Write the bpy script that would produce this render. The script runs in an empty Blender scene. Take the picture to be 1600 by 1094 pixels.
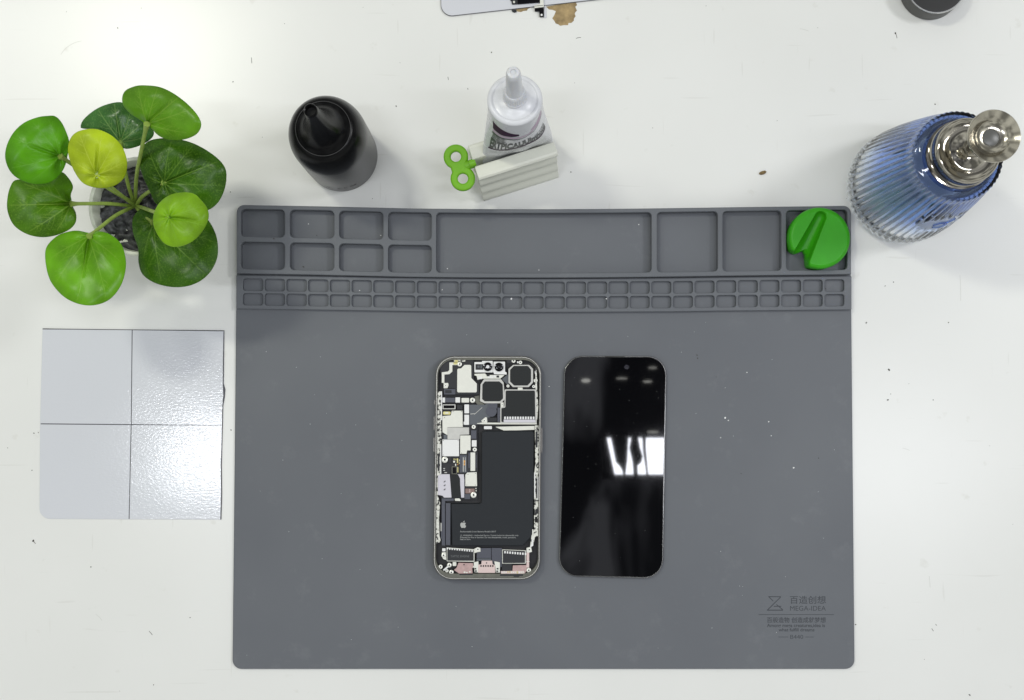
import bpy, bmesh, math, random
import numpy as np
from mathutils import Vector, Matrix, Euler
random.seed(7)
rng = np.random.default_rng(5)
S = bpy.context.scene
COL = S.collection

# ------------------------------------------------------------------ camera, world, lamps
H = 0.92                      # camera height above the desk (m)
F = 2100.0                    # focal length in photograph pixels (1600 wide)
CAM_ROT = Euler((math.atan(87/F), 0, 0), 'XYZ')
cam_data = bpy.data.cameras.new("camera")
cam = bpy.data.objects.new("camera", cam_data); COL.objects.link(cam)
cam.location = (0, 0, H); cam.rotation_euler = CAM_ROT
cam_data.sensor_width = 36; cam_data.lens = F/1600*36
cam_data.clip_start = 0.01; cam_data.clip_end = 50
S.camera = cam
CR = CAM_ROT.to_matrix()

def W(px, py, z=0.0):
    """where the line of sight through a photograph pixel meets the horizontal plane at height z"""
    d = CR @ Vector(((px-800)/F, -(py-547)/F, -1.0))
    t = (z-H)/d.z
    return Vector((d.x*t, d.y*t, z))
def SC(z): return (H-z)/F      # metres per photograph pixel at height z

S.view_settings.view_transform = 'Standard'
S.view_settings.look = 'None'
S.view_settings.exposure = 0.12
S.view_settings.gamma = 1.0

world = bpy.data.worlds.new("World"); S.world = world; world.use_nodes = True
nt = world.node_tree; nt.nodes.clear()
wo = nt.nodes.new('ShaderNodeOutputWorld'); bg = nt.nodes.new('ShaderNodeBackground')
tc = nt.nodes.new('ShaderNodeTexCoord'); sx = nt.nodes.new('ShaderNodeSeparateXYZ')
nt.links.new(tc.outputs['Generated'], sx.inputs[0])
rp = nt.nodes.new('ShaderNodeValToRGB')            # dim ceiling overhead, pale walls lower down
rp.color_ramp.elements[0].position = 0.0; rp.color_ramp.elements[0].color = (.50, .51, .49, 1)
rp.color_ramp.elements[1].position = 1.0; rp.color_ramp.elements[1].color = (.035, .038, .045, 1)
e = rp.color_ramp.elements.new(.75); e.color = (.68, .70, .68, 1)
e = rp.color_ramp.elements.new(.93); e.color = (.40, .41, .42, 1)
e = rp.color_ramp.elements.new(.972); e.color = (.05, .053, .06, 1)
nt.links.new(sx.outputs['Z'], rp.inputs[0])
ns = nt.nodes.new('ShaderNodeTexNoise'); ns.inputs['Scale'].default_value = 3.0; ns.inputs['Detail'].default_value = 2
nt.links.new(tc.outputs['Generated'], ns.inputs['Vector'])
r2 = nt.nodes.new('ShaderNodeValToRGB')
r2.color_ramp.elements[0].position = .44; r2.color_ramp.elements[0].color = (.45, .45, .45, 1)
r2.color_ramp.elements[1].position = .56; r2.color_ramp.elements[1].color = (1.5, 1.5, 1.5, 1)
nt.links.new(ns.outputs['Fac'], r2.inputs[0])
# structure of the ceiling seen in mirror-like things
n3 = nt.nodes.new('ShaderNodeTexVoronoi'); n3.inputs['Scale'].default_value = 13.0
n3.feature = 'F1'
nt.links.new(tc.outputs['Generated'], n3.inputs['Vector'])
mr = nt.nodes.new('ShaderNodeMapRange'); mr.inputs[1].default_value = 0; mr.inputs[2].default_value = 1
mr.inputs[3].default_value = .25; mr.inputs[4].default_value = 1.75
sp = nt.nodes.new('ShaderNodeSeparateColor'); nt.links.new(n3.outputs['Color'], sp.inputs[0]); nt.links.new(sp.outputs[0], mr.inputs[0])
m1 = nt.nodes.new('ShaderNodeMix'); m1.data_type = 'RGBA'; m1.blend_type = 'MULTIPLY'; m1.inputs[0].default_value = 1
m1.clamp_result = False
nt.links.new(rp.outputs[0], m1.inputs[6]); nt.links.new(r2.outputs[0], m1.inputs[7])
m2 = nt.nodes.new('ShaderNodeMix'); m2.data_type = 'RGBA'; m2.blend_type = 'MULTIPLY'; m2.inputs[0].default_value = .2
nt.links.new(m1.outputs[2], m2.inputs[6]); nt.links.new(mr.outputs[0], m2.inputs[7])
mp_ = nt.nodes.new('ShaderNodeMapping'); mp_.inputs['Rotation'].default_value = (0, 0, .9); mp_.inputs['Scale'].default_value = (26, 11, 1)
nt.links.new(tc.outputs['Generated'], mp_.inputs[0])
n6 = nt.nodes.new('ShaderNodeTexNoise'); n6.inputs['Scale'].default_value = 1.0; n6.inputs['Detail'].default_value = 3; n6.inputs['Distortion'].default_value = .6
nt.links.new(mp_.outputs[0], n6.inputs['Vector'])
r6 = nt.nodes.new('ShaderNodeValToRGB')
r6.color_ramp.elements[0].position = .44; r6.color_ramp.elements[0].color = (0, 0, 0, 1)
r6.color_ramp.elements[1].position = .60; r6.color_ramp.elements[1].color = (.75, .77, .84, 1)
e = r6.color_ramp.elements.new(.50); e.color = (.22, .225, .25, 1)
nt.links.new(n6.outputs['Fac'], r6.inputs[0])
zr6 = nt.nodes.new('ShaderNodeMapRange'); zr6.inputs[1].default_value = .95; zr6.inputs[2].default_value = .975
nt.links.new(sx.outputs['Z'], zr6.inputs[0])
m6 = nt.nodes.new('ShaderNodeMix'); m6.data_type = 'RGBA'; m6.blend_type = 'ADD'
nt.links.new(zr6.outputs[0], m6.inputs[0]); nt.links.new(m2.outputs[2], m6.inputs[6]); nt.links.new(r6.outputs[0], m6.inputs[7])
nt.links.new(m6.outputs[2], bg.inputs[0]); bg.inputs[1].default_value = .75
nt.links.new(bg.outputs[0], wo.inputs[0])

def ceil(px, py, hl):
    """ceiling point whose mirror image in the desk plane is at this pixel"""
    p = W(px, py, 0); k = (H+hl)/H
    return Vector((p.x*k, p.y*k, hl))
def area(name, loc, sx_, sy_, power, color=(1, 1, 1), aim=None):
    L = bpy.data.lights.new(name, 'AREA'); L.shape = 'RECTANGLE'; L.size = sx_; L.size_y = sy_
    L.energy = power; L.color = color
    o = bpy.data.objects.new(name, L); COL.objects.link(o); o.location = loc
    if aim is not None:
        o.rotation_euler = (Vector(aim)-Vector(loc)).to_track_quat('-Z', 'Y').to_euler()
    return o
HL = 2.0
def strip(name, x0, x1, y0, y1, hl, radiance, color):
    a, b = ceil(x0, y0, hl), ceil(x1, y1, hl)
    w_, h_ = abs(b.x-a.x), abs(b.y-a.y)
    return area(name, (a+b)/2, w_, h_, radiance*4*w_*h_, color)
strip("ceiling_strip_right", 946, 1500, 684, 741, HL, 27, (.90, .92, 1.0))
strip("ceiling_strip_left", 262, 640, 684, 741, HL, 27, (.92, .95, 1.0))
strip("ceiling_panel_back", 150, 340, 20, 130, 1.7, 56, (1.0, 1.0, .86))
strip("ceiling_panel_side", -200, -60, 0, 120, 1.5, 26, (1.0, 1.0, .92))
strip("ceiling_panel_far", 1750, 2050, 150, 420, HL, 24, (.97, .98, 1.0))
for (a_, b_, c_, d_, r_) in [(908, 922, 592, 598, 8), (962, 980, 590, 593, 5), (1004, 1018, 595, 598, 7), (1010, 1029, 673, 677, 5), (1012, 1026, 573, 577, 4)]:
    strip("glint_light", a_, b_, c_, d_, HL, r_*.6, (1, 1, .93)).data.shape = 'ELLIPSE'  # small lights added only to make the pale glints mirrored in the display

# ------------------------------------------------------------------ materials
def mat(name, color=(.8, .8, .8), rough=.5, metal=0.0, spec=.5, bump=0, bscale=400, var=0, vscale=60, trans=0, ior=1.45, coat=0, sss=0):
    m = bpy.data.materials.new(name); m.use_nodes = True
    n = m.node_tree; b = n.nodes['Principled BSDF']
    b.inputs['Base Color'].default_value = (*color, 1); b.inputs['Roughness'].default_value = rough
    b.inputs['Metallic'].default_value = metal; b.inputs['Specular IOR Level'].default_value = spec
    b.inputs['IOR'].default_value = ior; b.inputs['Transmission Weight'].default_value = trans
    b.inputs['Coat Weight'].default_value = coat
    if sss:
        b.inputs['Subsurface Weight'].default_value = sss; b.inputs['Subsurface Radius'].default_value = (.004, .003, .002)
    if bump or var:
        t = n.nodes.new('ShaderNodeTexCoord')
    if bump:
        x = n.nodes.new('ShaderNodeTexNoise'); x.inputs['Scale'].default_value = bscale; x.inputs['Detail'].default_value = 4
        n.links.new(t.outputs['Object'], x.inputs['Vector'])
        bp = n.nodes.new('ShaderNodeBump'); bp.inputs['Strength'].default_value = bump; bp.inputs['Distance'].default_value = .0005
        n.links.new(x.outputs['Fac'], bp.inputs['Height']); n.links.new(bp.outputs[0], b.inputs['Normal'])
    if var:
        x = n.nodes.new('ShaderNodeTexNoise'); x.inputs['Scale'].default_value = vscale; x.inputs['Detail'].default_value = 5
        n.links.new(t.outputs['Object'], x.inputs['Vector'])
        r = n.nodes.new('ShaderNodeValToRGB')
        r.color_ramp.elements[0].position = .3; r.color_ramp.elements[1].position = .7
        r.color_ramp.elements[0].color = (*[c*(1-var) for c in color], 1)
        r.color_ramp.elements[1].color = (*[min(1, c*(1+var)) for c in color], 1)
        n.links.new(x.outputs['Fac'], r.inputs[0]); n.links.new(r.outputs[0], b.inputs['Base Color'])
        q = n.nodes.new('ShaderNodeMapRange'); q.inputs[3].default_value = rough-.06; q.inputs[4].default_value = rough+.08
        n.links.new(x.outputs['Fac'], q.inputs[0]); n.links.new(q.outputs[0], b.inputs['Roughness'])
    return m

def node_mat(name):
    m = bpy.data.materials.new(name); m.use_nodes = True
    n = m.node_tree
    return m, n, n.nodes['Principled BSDF']

# desk laminate: off-white with faint brushed texture, hairline scratches and stains
def desk_material():
    m, n, b = node_mat("white_laminate")
    t = n.nodes.new('ShaderNodeTexCoord')
    n1 = n.nodes.new('ShaderNodeTexNoise'); n1.inputs['Scale'].default_value = 5; n1.inputs['Detail'].default_value = 6
    n.links.new(t.outputs['Object'], n1.inputs['Vector'])
    r = n.nodes.new('ShaderNodeValToRGB')
    r.color_ramp.elements[0].position = .3; r.color_ramp.elements[1].position = .7
    r.color_ramp.elements[0].color = (.718, .722, .698, 1); r.color_ramp.elements[1].color = (.765, .768, .748, 1)
    n.links.new(n1.outputs['Fac'], r.inputs[0])
    # thin scratches: stretched noise, thresholded, masked
    mp = n.nodes.new('ShaderNodeMapping'); mp.inputs['Scale'].default_value = (18, 300, 1); mp.inputs['Rotation'].default_value = (0, 0, .5)
    n.links.new(t.outputs['Object'], mp.inputs[0])
    n2 = n.nodes.new('ShaderNodeTexNoise'); n2.inputs['Scale'].default_value = 1; n2.inputs['Detail'].default_value = 1; n2.inputs['Distortion'].default_value = .4
    n.links.new(mp.outputs[0], n2.inputs['Vector'])
    r2 = n.nodes.new('ShaderNodeValToRGB'); r2.color_ramp.elements[0].position = .73; r2.color_ramp.elements[1].position = .77
    n.links.new(n2.outputs['Fac'], r2.inputs[0])
    mp3 = n.nodes.new('ShaderNodeMapping'); mp3.inputs['Scale'].default_value = (260, 22, 1); mp3.inputs['Rotation'].default_value = (0, 0, .2)
    n.links.new(t.outputs['Object'], mp3.inputs[0])
    n3 = n.nodes.new('ShaderNodeTexNoise'); n3.inputs['Scale'].default_value = 1; n3.inputs['Detail'].default_value = 1
    n.links.new(mp3.outputs[0], n3.inputs['Vector'])
    r3 = n.nodes.new('ShaderNodeValToRGB'); r3.color_ramp.elements[0].position = .74; r3.color_ramp.elements[1].position = .78
    n.links.new(n3.outputs['Fac'], r3.inputs[0])
    ad = n.nodes.new('ShaderNodeMath'); ad.operation = 'MAXIMUM'
    n.links.new(r2.outputs[0], ad.inputs[0]); n.links.new(r3.outputs[0], ad.inputs[1])
    sc = n.nodes.new('ShaderNodeMath'); sc.operation = 'MULTIPLY'; sc.inputs[1].default_value = .22
    n.links.new(ad.outputs[0], sc.inputs[0])
    mx = n.nodes.new('ShaderNodeMix'); mx.data_type = 'RGBA'; mx.inputs[7].default_value = (.52, .51, .47, 1)
    n.links.new(sc.outputs[0], mx.inputs[0]); n.links.new(r.outputs[0], mx.inputs[6])
    # little smudges
    n4 = n.nodes.new('ShaderNodeTexNoise'); n4.inputs['Scale'].default_value = 70; n4.inputs['Detail'].default_value = 5
    n.links.new(t.outputs['Object'], n4.inputs['Vector'])
    r4 = n.nodes.new('ShaderNodeValToRGB'); r4.color_ramp.elements[0].position = .68; r4.color_ramp.elements[1].position = .76
    r4.color_ramp.elements[1].color = (.35, .35, .35, 1)
    n.links.new(n4.outputs['Fac'], r4.inputs[0])
    mx2 = n.nodes.new('ShaderNodeMix'); mx2.data_type = 'RGBA'; mx2.inputs[7].default_value = (.56, .55, .50, 1)
    n.links.new(r4.outputs[0], mx2.inputs[0]); n.links.new(mx.outputs[2], mx2.inputs[6])
    n.links.new(mx2.outputs[2], b.inputs['Base Color'])
    b.inputs['Roughness'].default_value = .27; b.inputs['Specular IOR Level'].default_value = .42
    # fine linen emboss
    mp5 = n.nodes.new('ShaderNodeMapping'); mp5.inputs['Scale'].default_value = (500, 1700, 1)
    n.links.new(t.outputs['Object'], mp5.inputs[0])
    n5 = n.nodes.new('ShaderNodeTexNoise'); n5.inputs['Scale'].default_value = 1; n5.inputs['Detail'].default_value = 3
    n.links.new(mp5.outputs[0], n5.inputs['Vector'])
    bp = n.nodes.new('ShaderNodeBump'); bp.inputs['Strength'].default_value = .35; bp.inputs['Distance'].default_value = .00003
    n.links.new(n5.outputs['Fac'], bp.inputs['Height']); n.links.new(bp.outputs[0], b.inputs['Normal'])
    return m
def silicone_material():
    m, n, b = node_mat("grey_silicone")
    t = n.nodes.new('ShaderNodeTexCoord')
    n1 = n.nodes.new('ShaderNodeTexNoise'); n1.inputs['Scale'].default_value = 7; n1.inputs['Detail'].default_value = 5
    n.links.new(t.outputs['Object'], n1.inputs['Vector'])
    r = n.nodes.new('ShaderNodeValToRGB'); r.color_ramp.elements[0].position = .3; r.color_ramp.elements[1].position = .7
    r.color_ramp.elements[0].color = (.106, .114, .130, 1); r.color_ramp.elements[1].color = (.128, .137, .152, 1)
    n.links.new(n1.outputs['Fac'], r.inputs[0])
    n2 = n.nodes.new('ShaderNodeTexNoise'); n2.inputs['Scale'].default_value = 38; n2.inputs['Detail'].default_value = 9; n2.inputs['Roughness'].default_value = .75
    n.links.new(t.outputs['Object'], n2.inputs['Vector'])
    r2 = n.nodes.new('ShaderNodeValToRGB'); r2.color_ramp.elements[0].position = .56; r2.color_ramp.elements[1].position = .80
    r2.color_ramp.elements[1].color = (.30, .30, .30, 1)
    n.links.new(n2.outputs['Fac'], r2.inputs[0])
    mx = n.nodes.new('ShaderNodeMix'); mx.data_type = 'RGBA'; mx.inputs[7].default_value = (.24, .245, .26, 1)
    n.links.new(r2.outputs[0], mx.inputs[0]); n.links.new(r.outputs[0], mx.inputs[6]); n.links.new(mx.outputs[2], b.inputs['Base Color'])
    b.inputs['Roughness'].default_value = .52; b.inputs['Specular IOR Level'].default_value = .4
    n3 = n.nodes.new('ShaderNodeTexNoise'); n3.inputs['Scale'].default_value = 1600
    n.links.new(t.outputs['Object'], n3.inputs['Vector'])
    bp = n.nodes.new('ShaderNodeBump'); bp.inputs['Strength'].default_value = .25; bp.inputs['Distance'].default_value = .0001
    n.links.new(n3.outputs['Fac'], bp.inputs['Height']); n.links.new(bp.outputs[0], b.inputs['Normal'])
    return m
def card_material():
    m, n, b = node_mat("glossy_white_film")
    t = n.nodes.new('ShaderNodeTexCoord')
    b.inputs['Base Color'].default_value = (.62, .635, .675, 1); b.inputs['Roughness'].default_value = .12
    b.inputs['Specular IOR Level'].default_value = .6
    mp = n.nodes.new('ShaderNodeMapping'); mp.inputs['Scale'].default_value = (1, 1.7, 1)
    n.links.new(t.outputs['Object'], mp.inputs[0])
    n1 = n.nodes.new('ShaderNodeTexNoise'); n1.inputs['Scale'].default_value = 520; n1.inputs['Detail'].default_value = 2
    n.links.new(mp.outputs[0], n1.inputs['Vector'])
    n2 = n.nodes.new('ShaderNodeTexNoise'); n2.inputs['Scale'].default_value = 9
    n.links.new(t.outputs['Object'], n2.inputs['Vector'])
    b1 = n.nodes.new('ShaderNodeBump'); b1.inputs['Strength'].default_value = .8; b1.inputs['Distance'].default_value = .00006
    b2 = n.nodes.new('ShaderNodeBump'); b2.inputs['Strength'].default_value = 1; b2.inputs['Distance'].default_value = .0006
    n.links.new(n1.outputs['Fac'], b1.inputs['Height']); n.links.new(n2.outputs['Fac'], b2.inputs['Height'])
    n.links.new(b1.outputs[0], b2.inputs['Normal']); n.links.new(b2.outputs[0], b.inputs['Normal'])
    return m
def machined_material():
    m, n, b = node_mat("machined_rail")
    t = n.nodes.new('ShaderNodeTexCoord')
    v = n.nodes.new('ShaderNodeTexNoise'); v.inputs['Scale'].default_value = 520; v.inputs['Detail'].default_value = 3
    n.links.new(t.outputs['Object'], v.inputs['Vector'])
    r = n.nodes.new('ShaderNodeValToRGB'); r.color_ramp.interpolation = 'LINEAR'
    r.color_ramp.elements[0].position = .42; r.color_ramp.elements[0].color = (.015, .015, .015, 1)
    r.color_ramp.elements[1].position = .50; r.color_ramp.elements[1].color = (.62, .62, .56, 1)
    e = r.color_ramp.elements.new(.66); e.color = (.75, .75, .7, 1)
    n.links.new(v.outputs['Fac'], r.inputs[0]); n.links.new(r.outputs[0], b.inputs['Base Color'])
    b.inputs['Roughness'].default_value = .45
    return m
def soil_material():
    m, n, b = node_mat("black_soil")
    t = n.nodes.new('ShaderNodeTexCoord')
    v = n.nodes.new('ShaderNodeTexNoise'); v.inputs['Scale'].default_value = 250; v.inputs['Detail'].default_value = 6
    n.links.new(t.outputs['Object'], v.inputs['Vector'])
    r = n.nodes.new('ShaderNodeValToRGB')
    r.color_ramp.elements[0].position = .35; r.color_ramp.elements[0].color = (.012, .012, .013, 1)
    r.color_ramp.elements[1].position = .72; r.color_ramp.elements[1].color = (.12, .12, .13, 1)
    n.links.new(v.outputs['Fac'], r.inputs[0]); n.links.new(r.outputs[0], b.inputs['Base Color'])
    b.inputs['Roughness'].default_value = .45
    return m
def leaf_material(name, base, vein, speck, rough=.3, sp_amt=.5):
    m, n, b = node_mat(name)
    a = n.nodes.new('ShaderNodeAttribute'); a.attribute_name = 'vein'
    t = n.nodes.new('ShaderNodeTexCoord')
    n1 = n.nodes.new('ShaderNodeTexNoise'); n1.inputs['Scale'].default_value = 45; n1.inputs['Detail'].default_value = 3
    n.links.new(t.outputs['Object'], n1.inputs['Vector'])
    r = n.nodes.new('ShaderNodeValToRGB'); r.color_ramp.elements[0].position = .3; r.color_ramp.elements[1].position = .7
    r.color_ramp.elements[0].color = (*[c*.65 for c in base], 1); r.color_ramp.elements[1].color = (*[c*1.35 for c in base], 1)
    n.links.new(n1.outputs['Fac'], r.inputs[0])
    n2 = n.nodes.new('ShaderNodeTexNoise'); n2.inputs['Scale'].default_value = 1100; n2.inputs['Detail'].default_value = 2
    n.links.new(t.outputs['Object'], n2.inputs['Vector'])
    r2 = n.nodes.new('ShaderNodeValToRGB'); r2.color_ramp.elements[0].position = .52; r2.color_ramp.elements[1].position = .72
    r2.color_ramp.elements[1].color = (sp_amt, sp_amt, sp_amt, 1)
    n.links.new(n2.outputs['Fac'], r2.inputs[0])
    mx = n.nodes.new('ShaderNodeMix'); mx.data_type = 'RGBA'; mx.inputs[7].default_value = (*speck, 1)
    n.links.new(r2.outputs[0], mx.inputs[0]); n.links.new(r.outputs[0], mx.inputs[6])
    m2 = n.nodes.new('ShaderNodeMix'); m2.data_type = 'RGBA'; m2.inputs[7].default_value = (*vein, 1)
    n.links.new(a.outputs['Fac'], m2.inputs[0]); n.links.new(mx.outputs[2], m2.inputs[6])
    n.links.new(m2.outputs[2], b.inputs['Base Color'])
    b.inputs['Roughness'].default_value = rough-.05; b.inputs['Specular IOR Level'].default_value = .25
    bp = n.nodes.new('ShaderNodeBump'); bp.inputs['Strength'].default_value = .3; bp.inputs['Distance'].default_value = .0003
    bp.invert = True
    n.links.new(a.outputs['Fac'], bp.inputs['Height']); n.links.new(bp.outputs[0], b.inputs['Normal'])
    tr = n.nodes.new('ShaderNodeBsdfTranslucent'); tr.inputs[0].default_value = (base[0]*1.6, base[1]*1.5, base[2], 1)
    ms = n.nodes.new('ShaderNodeMixShader'); ms.inputs[0].default_value = .15
    o = n.nodes['Material Output']
    n.links.new(b.outputs[0], ms.inputs[1]); n.links.new(tr.outputs[0], ms.inputs[2]); n.links.new(ms.outputs[0], o.inputs[0])
    return m
def glass_gradient():
    m, n, b = node_mat("blue_to_clear_glass")
    t = n.nodes.new('ShaderNodeTexCoord'); s_ = n.nodes.new('ShaderNodeSeparateXYZ')
    n.links.new(t.outputs['Object'], s_.inputs[0])
    q = n.nodes.new('ShaderNodeMapRange'); q.inputs[1].default_value = .0; q.inputs[2].default_value = .13
    n.links.new(s_.outputs['Z'], q.inputs[0])
    r = n.nodes.new('ShaderNodeValToRGB')
    r.color_ramp.elements[0].position = .22; r.color_ramp.elements[0].color = (.95, .975, .99, 1)
    r.color_ramp.elements[1].position = .95; r.color_ramp.elements[1].color = (.15, .24, .58, 1)
    e = r.color_ramp.elements.new(.36); e.color = (.60, .72, .95, 1)
    e = r.color_ramp.elements.new(.54); e.color = (.25, .39, .86, 1)
    n.links.new(q.outputs[0], r.inputs[0]); n.links.new(r.outputs[0], b.inputs['Base Color'])
    b.inputs['Transmission Weight'].default_value = 1; b.inputs['Roughness'].default_value = .01; b.inputs['IOR'].default_value = 1.38
    return m

M = {}
M['desk'] = desk_material(); M['silicone'] = silicone_material(); M['card'] = card_material()
M['print'] = mat("dark_grey_print", (.045, .05, .06), .6)
M['chip'] = mat("bare_particle_board", (.33, .24, .12), .85, bump=1, bscale=500, var=.35, vscale=170)
M['speck'] = mat("dark_crumb", (.05, .045, .035), .8); M['brown'] = mat("brown_crumb", (.16, .11, .045), .8, var=.4, vscale=900)
M['scratch'] = mat("scratch_grey", (.52, .52, .49), .5); M['lint'] = mat("white_lint", (.8, .8, .8), .8)
M['blackplastic'] = mat("black_satin_plastic", (.003, .003, .0034), .24, spec=.18, bump=.15, bscale=900)
M['blackmatte'] = mat("black_matte", (.0025, .0025, .003), .22, spec=.16)
M['hole'] = mat("deep_black", (.002, .002, .002), .7)
M['ringmark'] = mat("pale_seam", (.05, .05, .05), .35)
M['emboss'] = mat("embossed_black", (.07, .07, .07), .4)
M['clampwhite'] = mat("cream_plastic", (.69, .70, .62), .38, var=.02, vscale=30)
M['keygreen'] = mat("lime_plastic", (.16, .42, .012), .33, sss=.1)
M['knobgreen'] = mat("green_rubber", (.035, .33, .006), .38, spec=.35, bump=.12, bscale=1200, var=.06, vscale=90)
M['tube'] = mat("white_tube_plastic", (.66, .67, .70), .26, spec=.5, bump=.25, bscale=120, var=.03, vscale=60)
M['cap'] = mat("milky_cap", (.62, .63, .66), .3, sss=.4)
M['purple'] = mat("purple_print", (.035, .003, .035), .5, spec=.2); M['pink'] = mat("pink_print", (.55, .38, .52), .35)
M['greyprint'] = mat("grey_print", (.055, .06, .065), .4); M['lightprint'] = mat("pale_grey_print", (.33, .35, .36), .4)
M['steel'] = mat("polished_steel", (.40, .375, .32), .08, metal=1)
M['brushed'] = mat("steel_lens", (.10, .10, .095), .3)
M['glass'] = glass_gradient()
M['clearglass'] = mat("clear_inner_glass", (.97, .985, 1), .0, trans=1, ior=1.47)
M['straw'] = mat("milky_straw", (.75, .78, .82), .4)
M['pot'] = mat("cream_pot", (.70, .72, .62), .38)
M['soil'] = soil_material()
M['stem'] = mat("green_stem", (.26, .36, .07), .4, var=.15, vscale=200)
# phone materials
M['frame'] = mat("titanium_frame", (.15, .145, .135), .36, metal=1)
M['ledge'] = mat("grey_ledge", (.12, .12, .098), .45, var=.2, vscale=260)
M['darkfloor'] = mat("black_cavity", (.010, .010, .012), .5)
M['rail'] = machined_material()
M['silver'] = mat("silver_shield", (.70, .70, .64), .42, metal=.15, var=.03, vscale=400)
M['silver2'] = mat("grey_shield", (.52, .515, .49), .42, metal=.15, var=.06, vscale=300)
M['white'] = mat("white_metal", (.78, .78, .78), .4)
M['lav'] = mat("pale_lavender_plate", (.60, .58, .64), .4)
M['dark'] = mat("dark_module", (.020, .021, .024), .4, spec=.35)
M['slate'] = mat("slate_flex", (.062, .066, .088), .38)
M['film'] = mat("grey_film", (.085, .095, .108), .3)
M['black'] = mat("black_foam", (.011, .013, .014), .55, spec=.35)
M['batt'] = mat("battery_wrap", (.015, .018, .022), .5, spec=.28, bump=.2, bscale=160)
M['blackgloss'] = mat("black_gloss", (.004, .004, .005), .08)
M['gold'] = mat("gold_contact", (.55, .50, .22), .35, metal=.4)
M['orange'] = mat("orange_contact", (.60, .30, .06), .4)
M['pinkflex'] = mat("pink_flex", (.47, .32, .31), .45, var=.12, vscale=400)
M['palepink'] = mat("pale_pink_plate", (.66, .52, .50), .42)
M['brownflex'] = mat("brown_flex", (.24, .155, .14), .45)
M['screw'] = mat("nickel_screw", (.74, .74, .68), .32, metal=.3)
M['lensc'] = mat("lens_glint", (.75, .75, .78), .15)
M['greytext'] = mat("grey_ink", (.26, .27, .27), .5); M['dimtext'] = mat("dim_ink", (.11, .115, .12), .5)
M['logo'] = mat("silver_ink", (.40, .405, .39), .4)
# screen
M['screen'] = mat("black_cover_glass", (.0022, .0022, .0028), .026, spec=.55)
M['screenedge'] = mat("dark_steel_rim", (.16, .16, .155), .2, metal=1)
M['camdot'] = mat("camera_dot", (.006, .006, .012), .15)
M['lidblack'] = mat("black_anodised", (.012, .012, .012), .5); M['lidside'] = mat("black_knurled_side", (.05, .05, .045), .45)
M['chrome'] = mat("bright_edge", (.8, .8, .8), .15, metal=1)
M['plate'] = mat("white_glass_plate", (.62, .63, .67), .12, coat=.3); M['plateedge'] = mat("grey_edge", (.10, .10, .11), .3)
M['holder'] = mat("holder_black", (.01, .01, .01), .6)

# ------------------------------------------------------------------ object helpers
def link(name, mesh, m=None, parent=None, smooth=None):
    o = bpy.data.objects.new(name, mesh); COL.objects.link(o)
    if m is not None: mesh.materials.append(m)
    if parent is not None:
        o.parent = parent; o.matrix_parent_inverse = Matrix.Translation(-Vector(parent_world(parent)))
    if smooth is not None:
        mesh.shade_smooth(); mesh.set_sharp_from_angle(angle=math.radians(smooth))
        for f in mesh.polygons:
            if abs(f.normal.z) > .9999: f.use_smooth = False      # level faces stay truly flat
    return o
def parent_world(p):
    return p.location if p.type == 'EMPTY' else Vector((0, 0, 0))
def thing(name, loc, label, cat, group=None):
    o = bpy.data.objects.new(name, None); COL.objects.link(o); o.location = loc; o.empty_display_size = .01
    o['label'] = label; o['category'] = cat
    if group: o['group'] = group
    return o
def tag(o, label, cat, group=None, kind=None):
    o['label'] = label; o['category'] = cat
    if group: o['group'] = group
    if kind: o['kind'] = kind
    return o
def mesh_from_bm(name, bm):
    me = bpy.data.meshes.new(name); bm.to_mesh(me); bm.free(); return me

def round_poly(pts, r, seg=5):
    """round every corner of a 2-D polygon; r may be a number or a list"""
    out = []; n = len(pts)
    for i in range(n):
        p0, p1, p2 = Vector(pts[i-1][:2]), Vector(pts[i][:2]), Vector(pts[(i+1) % n][:2])
        rr = r[i] if isinstance(r, (list, tuple)) else r
        a, b = p0-p1, p2-p1
        la, lb = a.length, b.length
        if rr <= 0 or la < 1e-9 or lb < 1e-9: out.append((p1.x, p1.y)); continue
        a.normalize(); b.normalize()
        ang = math.acos(max(-1, min(1, a.dot(b))))
        if ang > 3.05: out.append((p1.x, p1.y)); continue
        d = min(rr/math.tan(ang/2), la*.49, lb*.49)
        q0, q2 = p1+a*d, p1+b*d
        for k in range(seg+1):
            t = k/seg
            # conic close to an arc
            w = math.sin(ang/2)
            den = (1-t)**2+2*w*t*(1-t)+t*t
            q = (q0*(1-t)**2+p1*(2*w*t*(1-t))+q2*t*t)/den
            out.append((q.x, q.y))
    return out

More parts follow.
